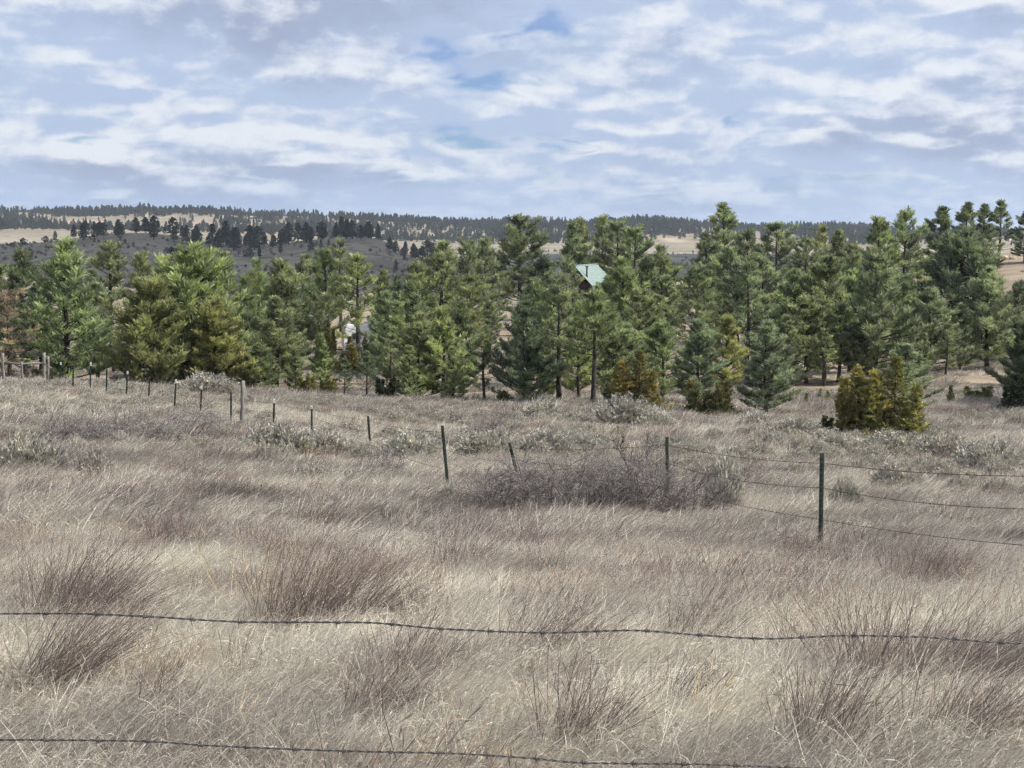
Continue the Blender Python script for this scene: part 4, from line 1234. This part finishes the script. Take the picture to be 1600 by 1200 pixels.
# near fence: two strands in front of the camera, hung on posts outside the view
near = empty('barbed_wire_fence', (0, 3.5, Hs(0, 3.5)))
no = Vector(near.location)
tag(near, 'near barbed wire fence, two twisted strands crossing the foreground', 'fence')
W1 = [(-900, 985), (-420, 962), (0, 959), (105, 958.5), (205, 962), (400, 972), (560, 972.5), (700, 983), (860, 988.5), (985, 985), (1090, 992), (1200, 998), (1330, 993), (1430, 995), (1600, 1005), (2050, 1003), (2500, 1012)]
W2 = [(-900, 1180), (-420, 1160), (0, 1156), (205, 1157.5), (330, 1165), (560, 1174), (700, 1177), (820, 1184), (915, 1192), (1080, 1194), (1250, 1200), (1600, 1212), (2050, 1212), (2500, 1220)]
def near_wire(W, yd, seed):
    rg = random.Random(seed)
    pts = np.array([at(px, py, yd) for px, py in W])
    s = np.concatenate([[0], np.cumsum(np.linalg.norm(np.diff(pts, axis=0), axis=1))])
    u = np.arange(0, s[-1], 0.006)
    C = np.stack([_pchip(s, pts[:, k])(u) for k in range(3)], 1)
    mb = MB()
    tw = 2*math.pi/0.052
    for ph in (0, math.pi):
        Q = [Vector(C[i]) + Vector((0, math.cos(tw*u[i] + ph), math.sin(tw*u[i] + ph)))*0.0015 - no for i in range(len(u))]
        mb.tube(Q, 0.00145, 6)
    wire = mb.build('wire_strand', M_GALV, near, True)
    k = 0.05
    while k < s[-1] - 0.05:
        i = int(k/0.006)
        c = Vector(C[min(i, len(C)-1)]) - no
        mb = MB()
        # wrapped coil
        Q = []
        for j in range(26):
            an = j*2*math.pi/9
            Q.append(c + Vector((-0.006 + 0.012*j/25, 0.0042*math.cos(an), 0.0042*math.sin(an))))
        mb.tube(Q, 0.0012, 5)
        for e in range(4):
            an = e*math.pi/2 + rg.uniform(-0.5, 0.5)
            dv = Vector((rg.uniform(-0.25, 0.25), math.cos(an), math.sin(an))).normalized()
            mb.tube([c + Vector(((-0.006 if e % 2 else 0.006), 0, 0)) + dv*0.002, c + dv*0.017], [0.0012, 0.0004], 5)
        mb.build('barb', M_GALV, wire, True)
        k += 0.127*rg.uniform(0.93, 1.07)
    return pts
p1 = near_wire(W1, 3.5, 1)
p2 = near_wire(W2, 3.5, 2)
for end in (0, -1):
    xx_, y_ = p1[end][0], 3.53
    g_ = Hs(xx_, y_)
    o = bpy.data.objects.new('steel_post', TP); link(o, near)
    o.location = Vector((xx_, y_, g_)) - no; o.scale = (1, 1, p1[end][2] - g_ + 0.12)

# ------------------------------------------------------------------ cabin
M_ROOF = simple('green_metal_roof', (0.175, 0.235, 0.215), 0.5, 0.10, 2, spec=0.5)
M_LOG = simple('dark_stained_logs', (0.060, 0.038, 0.032), 0.75, 0.35, 5)
M_GLASS = simple('window_glass', (0.03, 0.035, 0.04), 0.08, 0.1, 3, spec=0.6)
M_PIPE = simple('black_stove_pipe', (0.03, 0.03, 0.03), 0.5, 0.2, 5)
YC = 150.0
apex = at(897, 416, YC)
gx = apex.x
gz = min(Hs(gx, YC), Hs(gx + 4, YC), Hs(gx + 3, YC + 8))
cabin = empty('cabin', (gx, YC, gz), -math.atan2(3.0, 8.8))
tag(cabin, 'dark log cabin with a pale green metal roof among the pines', 'cabin')
RH = apex.z - gz; HW = 3.2; LEN = 9.2; EH = RH - 3.35      # ridge height, half width, length, eave height
nlog = max(8, int((RH - 0.2)/0.24))
def wall_logs():
    # courses of round logs on the four walls
    k = 0; zc = 0.12
    gable = []
    while zc < RH - 0.25:
        hwz = HW - 0.25 if zc < EH else (RH - zc)/3.35*HW - 0.30
        if hwz > 0.15:
            for yv in (0.45, LEN - 0.45):
                mb = MB(); mb.tube([(-hwz, yv, zc), (hwz, yv, zc)], 0.13, 8); mb.build('log', M_LOG, cabin, True)
        if zc < EH:
            for xv in (-HW + 0.25, HW - 0.25):
                mb = MB(); mb.tube([(xv, 0.30, zc + 0.02), (xv, LEN - 0.30, zc + 0.02)], 0.13, 8); mb.build('log', M_LOG, cabin, True)
        zc += 0.235
wall_logs()
for s in (-1, 1):
    # roof slope of ribbed metal panels
    npan = 10
    pw = LEN/npan
    ov = 0.35
    e = Vector((s*(HW + ov), 0, EH - ov*3.35/HW)); r_ = Vector((0, 0, RH))
    nrm = Vector((s*3.35, 0, HW)).normalized()
    for k in range(npan):
        y0, y1 = k*pw - 0.0, (k+1)*pw - 0.012
        mb = MB()
        t0 = nrm*0.0; t1 = nrm*0.05
        vs_ = []
        for tt in (t0, t1):
            vs_ += [Vector((r_.x, y0, r_.z)) + tt, Vector((r_.x, y1, r_.z)) + tt, Vector((e.x, y1, e.z)) + tt, Vector((e.x, y0, e.z)) + tt]
        mb.add(vs_, [(0,1,2,3), (7,6,5,4), (0,4,5,1), (1,5,6,2), (2,6,7,3), (3,7,4,0)])
        # standing seam
        a_, b_ = Vector((r_.x, y0, r_.z)) + nrm*0.052, Vector((e.x, y0, e.z)) + nrm*0.052
        mb.tube([a_, b_], 0.025, 4)
        mb.build('roof_panel', M_ROOF, cabin)
mb = MB(); mb.tube([(0, -0.05, RH + 0.06), (0, LEN + 0.05, RH + 0.06)], 0.09, 6); mb.build('ridge_cap', M_ROOF, cabin)
mb = MB(); mb.tube([(1.15, 0.9, EH), (1.15, 0.9, RH - 0.10)], 0.10, 10); mb.tube([(1.15, 0.9, RH - 0.1), (1.15, 0.9, RH + 0.02)], 0.15, 10)
mb.build('stove_pipe', M_PIPE, cabin, True)
def cab_window(x0, x1, z0, z1):
    mb = MB()
    for lo, hi in (((x0-0.08, 0.25, z0-0.08), (x1+0.08, 0.33, z0)), ((x0-0.08, 0.25, z1), (x1+0.08, 0.33, z1+0.08)), ((x0-0.08, 0.25, z0), (x0, 0.33, z1)), ((x1, 0.25, z0), (x1+0.08, 0.33, z1))):
        mb.box(lo, hi)
    f_ = mb.build('window_frame', M_LOG, cabin)
    mb = MB(); mb.box((x0, 0.285, z0), (x1, 0.295, z1)); mb.build('pane', M_GLASS, f_)
cab_window(-1.9, -0.8, 1.0, 2.1); cab_window(-0.5, 0.5, EH + 0.2, EH + 1.2)
mb = MB(); mb.box((0.9, 0.27, 0.05), (1.85, 0.33, 2.1)); dr = mb.build('door', M_BARKG, cabin)
mb = MB(); mb.box((1.7, 0.22, 1.0), (1.76, 0.27, 1.12)); mb.build('handle', M_PIPE, dr)

# ------------------------------------------------------------------ trailer
M_TRAIL = simple('white_trailer_skin', (0.80, 0.81, 0.81), 0.35, 0.05, 3, spec=0.5)
M_TYRE = simple('tyre_rubber', (0.02, 0.02, 0.02), 0.8, 0.2, 10)
M_STRIPE = simple('grey_stripe', (0.30, 0.34, 0.38), 0.4, 0.05, 4)
yt = 112.0
tl = at(535, 503, yt)
tg = Hs(tl.x + 1, yt)
trl = empty('travel_trailer', (tl.x + 1.9, yt + 1.2, tg), R(14))
trl.scale = (0.85, 0.85, 0.9)
tag(trl, 'white travel trailer parked behind the pines left of centre', 'trailer')
HT = max(2.2, min(3.1, tl.z - tg))
Lh, Wh = 2.35, 1.05
prof_ = [(-Lh, 0.75), (-Lh - 0.05, 1.25), (-Lh + 0.12, HT - 0.18), (-Lh + 0.35, HT), (Lh - 0.25, HT), (Lh, HT - 0.25), (Lh + 0.02, 1.0), (Lh - 0.18, 0.48), (-Lh + 0.25, 0.48)]
def extr(pr, y0, y1):
    mb = MB(); n = len(pr)
    mb.add([(x, y0, z_) for x, z_ in pr] + [(x, y1, z_) for x, z_ in pr],
           [tuple(range(n)), tuple(range(2*n-1, n-1, -1))] + [(i, i+n, (i+1) % n + n, (i+1) % n) for i in range(n)])
    return mb
extr(prof_, -Wh, Wh).build('body', M_TRAIL, trl)
for x0, x1 in ((-1.7, -0.8), (0.9, 1.9)):
    mb = MB(); mb.box((x0, -Wh-0.02, 1.35), (x1, -Wh-0.003, 1.95)); f_ = mb.build('window', M_STRIPE, trl)
    mb = MB(); mb.box((x0+0.05, -Wh-0.028, 1.40), (x1-0.05, -Wh-0.021, 1.90)); mb.build('pane', M_GLASS, f_)
mb = MB(); mb.box((-0.35, -Wh-0.025, 0.55), (0.32, -Wh-0.003, 2.2)); d_ = mb.build('door', M_TRAIL, trl)
mb = MB(); mb.box((0.2, -Wh-0.06, 1.25), (0.26, -Wh-0.026, 1.4)); mb.build('handle', M_PIPE, d_)
for x0, x1 in ((-Lh + 0.05, -0.40), (0.37, Lh - 0.05)):
    mb = MB(); mb.box((x0, -Wh-0.012, 0.98), (x1, -Wh-0.002, 1.12)); mb.build('stripe', M_STRIPE, trl)
for xw in (-0.55, 0.62):
    for yw in (-Wh + 0.12, Wh - 0.12):
        mb = MB(); mb.tube([(xw, yw - 0.10, 0.33), (xw, yw + 0.10, 0.33)], 0.33, 18); wv = mb.build('tyre', M_TYRE, trl)
        mb = MB(); mb.tube([(xw, yw - 0.112, 0.33), (xw, yw + 0.112, 0.33)], 0.18, 14); mb.build('rim', M_TRAIL, wv)
mb = MB(); mb.tube([(-Lh, -0.5, 0.45), (-Lh - 1.1, 0, 0.45)], 0.04, 6); mb.tube([(-Lh, 0.5, 0.45), (-Lh - 1.1, 0, 0.45)], 0.04, 6); mb.tube([(-Lh-0.95, 0, -0.05), (-Lh-0.95, 0, 0.8)], 0.035, 8)
mb.build('hitch', M_PIPE, trl)
mb = MB(); mb.box((-0.3, -0.25, HT), (0.4, 0.25, HT + 0.22)); mb.build('roof_vent', M_TRAIL, trl)

# ------------------------------------------------------------------ rocks on the right hill
def rock(px, row, wpx, hpx, label, seed):
    h_ = hit(px, row); rg = np.random.default_rng(seed)
    import bmesh
    bm = bmesh.new(); bmesh.ops.create_icosphere(bm, subdivisions=3, radius=1.0)
    for v in bm.verts:
        p = v.co
        k = 0.75 + 0.5*float(fbm(np.array([p.x*1.7 + seed]), np.array([p.y*1.7 + p.z*2.3]), 3, seed)[0])
        v.co = Vector((p.x*k, p.y*k, max(-0.6, min(0.8, p.z*k))))
        v.co = Vector((round(v.co.x*5)/5*0.4 + v.co.x*0.6, v.co.y, round(v.co.z*4)/4*0.5 + v.co.z*0.5))
    me = bpy.data.meshes.new('rock'); bm.to_mesh(me); bm.free()
    me.materials.append(M_ROCK)
    o = link(bpy.data.objects.new('rock_outcrop', me)); o.location = h_
    s = wpx/F*h_.y/2
    o.scale = (s, s*0.8, hpx/F*h_.y*0.8); tag(o, label, 'rock', 'sandstone outcrops on the right hill')
M_ROCK = simple('sandstone', (0.42, 0.33, 0.20), 0.9, 0.3, 3, b=0.6)
rock(1568, 404, 14, 7, 'tan sandstone outcrop on the crest of the right hill, left piece', 1)
rock(1582, 405, 12, 6, 'tan sandstone outcrop on the crest of the right hill, right piece', 2)
rock(1440, 418, 30, 14, 'pale sandstone ledge behind the pines left of the right hill', 3)

# ------------------------------------------------------------------ clouds overhead beyond the frame (they shade the hill)
M_CLOUD, t = new_mat('cloud')
dfn = t.node('ShaderNodeBsdfDiffuse', {'Color': rgb(0.85, 0.86, 0.88)})
out(t, dfn.outputs[0])
def cloud(cx, cy, sx_, sy_, alt, label, seed):
    import bmesh
    rg = random.Random(seed)
    off = SUN_DIR * ((alt) / SUN_DIR.z)
    bm = bmesh.new()
    for k in range(26):
        a = rg.uniform(0, 6.28); q = math.sqrt(rg.random())*0.8
        rr = rg.uniform(0.22, 0.42)
        c = Vector((math.cos(a)*q*sx_, math.sin(a)*q*sy_, 0))
        r0 = rr*min(sx_, sy_)
        M_ = Matrix.Translation(c + Vector((0, 0, r0*0.3*rg.random()))) @ Matrix.Diagonal((r0*1.3, r0*1.2, r0*0.55, 1))
        g = bmesh.ops.create_icosphere(bm, subdivisions=3, radius=1.0, matrix=M_)
    for v in bm.verts:
        n = Vector((float(vnoise(np.array([v.co.x/60]), np.array([v.co.y/60 + v.co.z/45]), 3)[0]) - 0.5, float(vnoise(np.array([v.co.x/50 + 9]), np.array([v.co.y/50 - v.co.z/45]), 4)[0]) - 0.5, 0))
        v.co += n*60
        if v.co.z < -12: v.co.z = -12
    me = bpy.data.meshes.new('cloud'); bm.to_mesh(me); bm.free(); me.materials.append(M_CLOUD)
    me.polygons.foreach_set('use_smooth', np.ones(len(me.polygons), bool))
    o = link(bpy.data.objects.new('cloud', me)); o.location = Vector((cx, cy, 0)) + off
    tag(o, label, 'cloud', kind='structure')
cloud(-170, 690, 230, 190, 1100, 'broad grey-white cumulus cloud high to the right, shading the left hill', 1)
cloud(130, 900, 130, 230, 1200, 'smaller cumulus cloud farther to the right, shading the valley floor', 2)

# ------------------------------------------------------------------ labels for trees, by row and order
ORD = ['first', 'second', 'third', 'fourth', 'fifth', 'sixth', 'seventh', 'eighth', 'ninth', 'tenth', 'eleventh', 'twelfth', 'thirteenth', 'fourteenth', 'fifteenth',
       'sixteenth', 'seventeenth', 'eighteenth', 'nineteenth', 'twentieth']
def ordinal(i):
    if i < 20: return ORD[i]
    tens = {2: 'twenty', 3: 'thirty', 4: 'forty', 5: 'fifty', 6: 'sixty', 7: 'seventy', 8: 'eighty', 9: 'ninety', 10: 'hundred', 11: 'hundred and ten'}
    t_, u = divmod(i + 1, 10)
    if i + 1 > 99: return '%dth' % (i + 1)
    tx = {2: 'twentieth', 3: 'thirtieth', 4: 'fortieth', 5: 'fiftieth', 6: 'sixtieth', 7: 'seventieth', 8: 'eightieth', 9: 'ninetieth'}
    return tx[t_] if u == 0 else tens[t_] + '-' + ORD[u-1]
rows = [(0, 71, 'front row of the grove'), (71, 86, 'second row of the grove'), (86, 103, 'third row of the grove'), (103, 128, 'fourth row of the grove'), (128, 400, 'back row on the skyline')]
CW = {'bright': 'bright green', 'mid': 'green', 'dark': 'dark green', 'blue': 'blue-green', 'yellow': 'yellow-green', 'grey': 'grey-green'}
KW = {'full': 'cone-shaped pine', 'bushy': 'bushy pine', 'open': 'open-crowned pine', 'slim': 'slim pine', 'tall': 'mature pine', 'sparse': 'sparse pine'}
for a, b, nm in rows:
    L = sorted([e for e in TREES if a <= e[2] < b and e[3] not in ('juniper', 'young') and 0 <= e[1] <= 1620], key=lambda e: e[1])
    for i, e in enumerate(L):
        j = len(L) - 1 - i
        where = ('%s from the left' % ordinal(i)) if i <= j else ('%s from the right' % ordinal(j))
        e[0]['label'] = e[5] or '%s %s, %s in the %s' % (CW.get(e[4], 'green'), KW[e[3]], where, nm)
for e in TREES:
    if e[3] in ('juniper', 'young'): e[0]['label'] = e[5]
    e[0]['group'] = {'juniper': 'junipers among the pines', 'young': 'pine seedlings'}.get(e[3], 'pines of the grove')
offl = sorted([e for e in TREES if e[1] < 0], key=lambda e: -e[1]); offr = sorted([e for e in TREES if e[1] > 1620], key=lambda e: e[1])
for L, s_ in ((offl, 'left'), (offr, 'right')):
    for i, e in enumerate(L):
        e[0]['label'] = 'green pine just beyond the %s picture edge, %s one outward' % (s_, ordinal(i))
for i, (o, px) in enumerate(HILL):
    o['label'] = 'small dark pine on the shaded hill, %s from its left end' % ordinal(i)
print('trees', len(TREES), 'hill', len(HILL), 'pine tris', sum(p['ntri'] for L in PINES.values() for p in L))

# ------------------------------------------------------------------ haze
mh, t = new_mat('haze')
pv = t.node('ShaderNodeVolumePrincipled', {'Color': rgb(0.80, 0.87, 1.0), 'Density': 0.00012, 'Anisotropy': 0.2})
t.node('ShaderNodeOutputMaterial', {'Volume': pv.outputs[0]})
mb = MB(); mb.box((-9500, -60, CAMZ - 42), (9500, 9300, 75))
hz_o = mb.build('haze', mh)
tag(hz_o, 'thin pale blue haze over the whole valley', 'haze', kind='stuff')
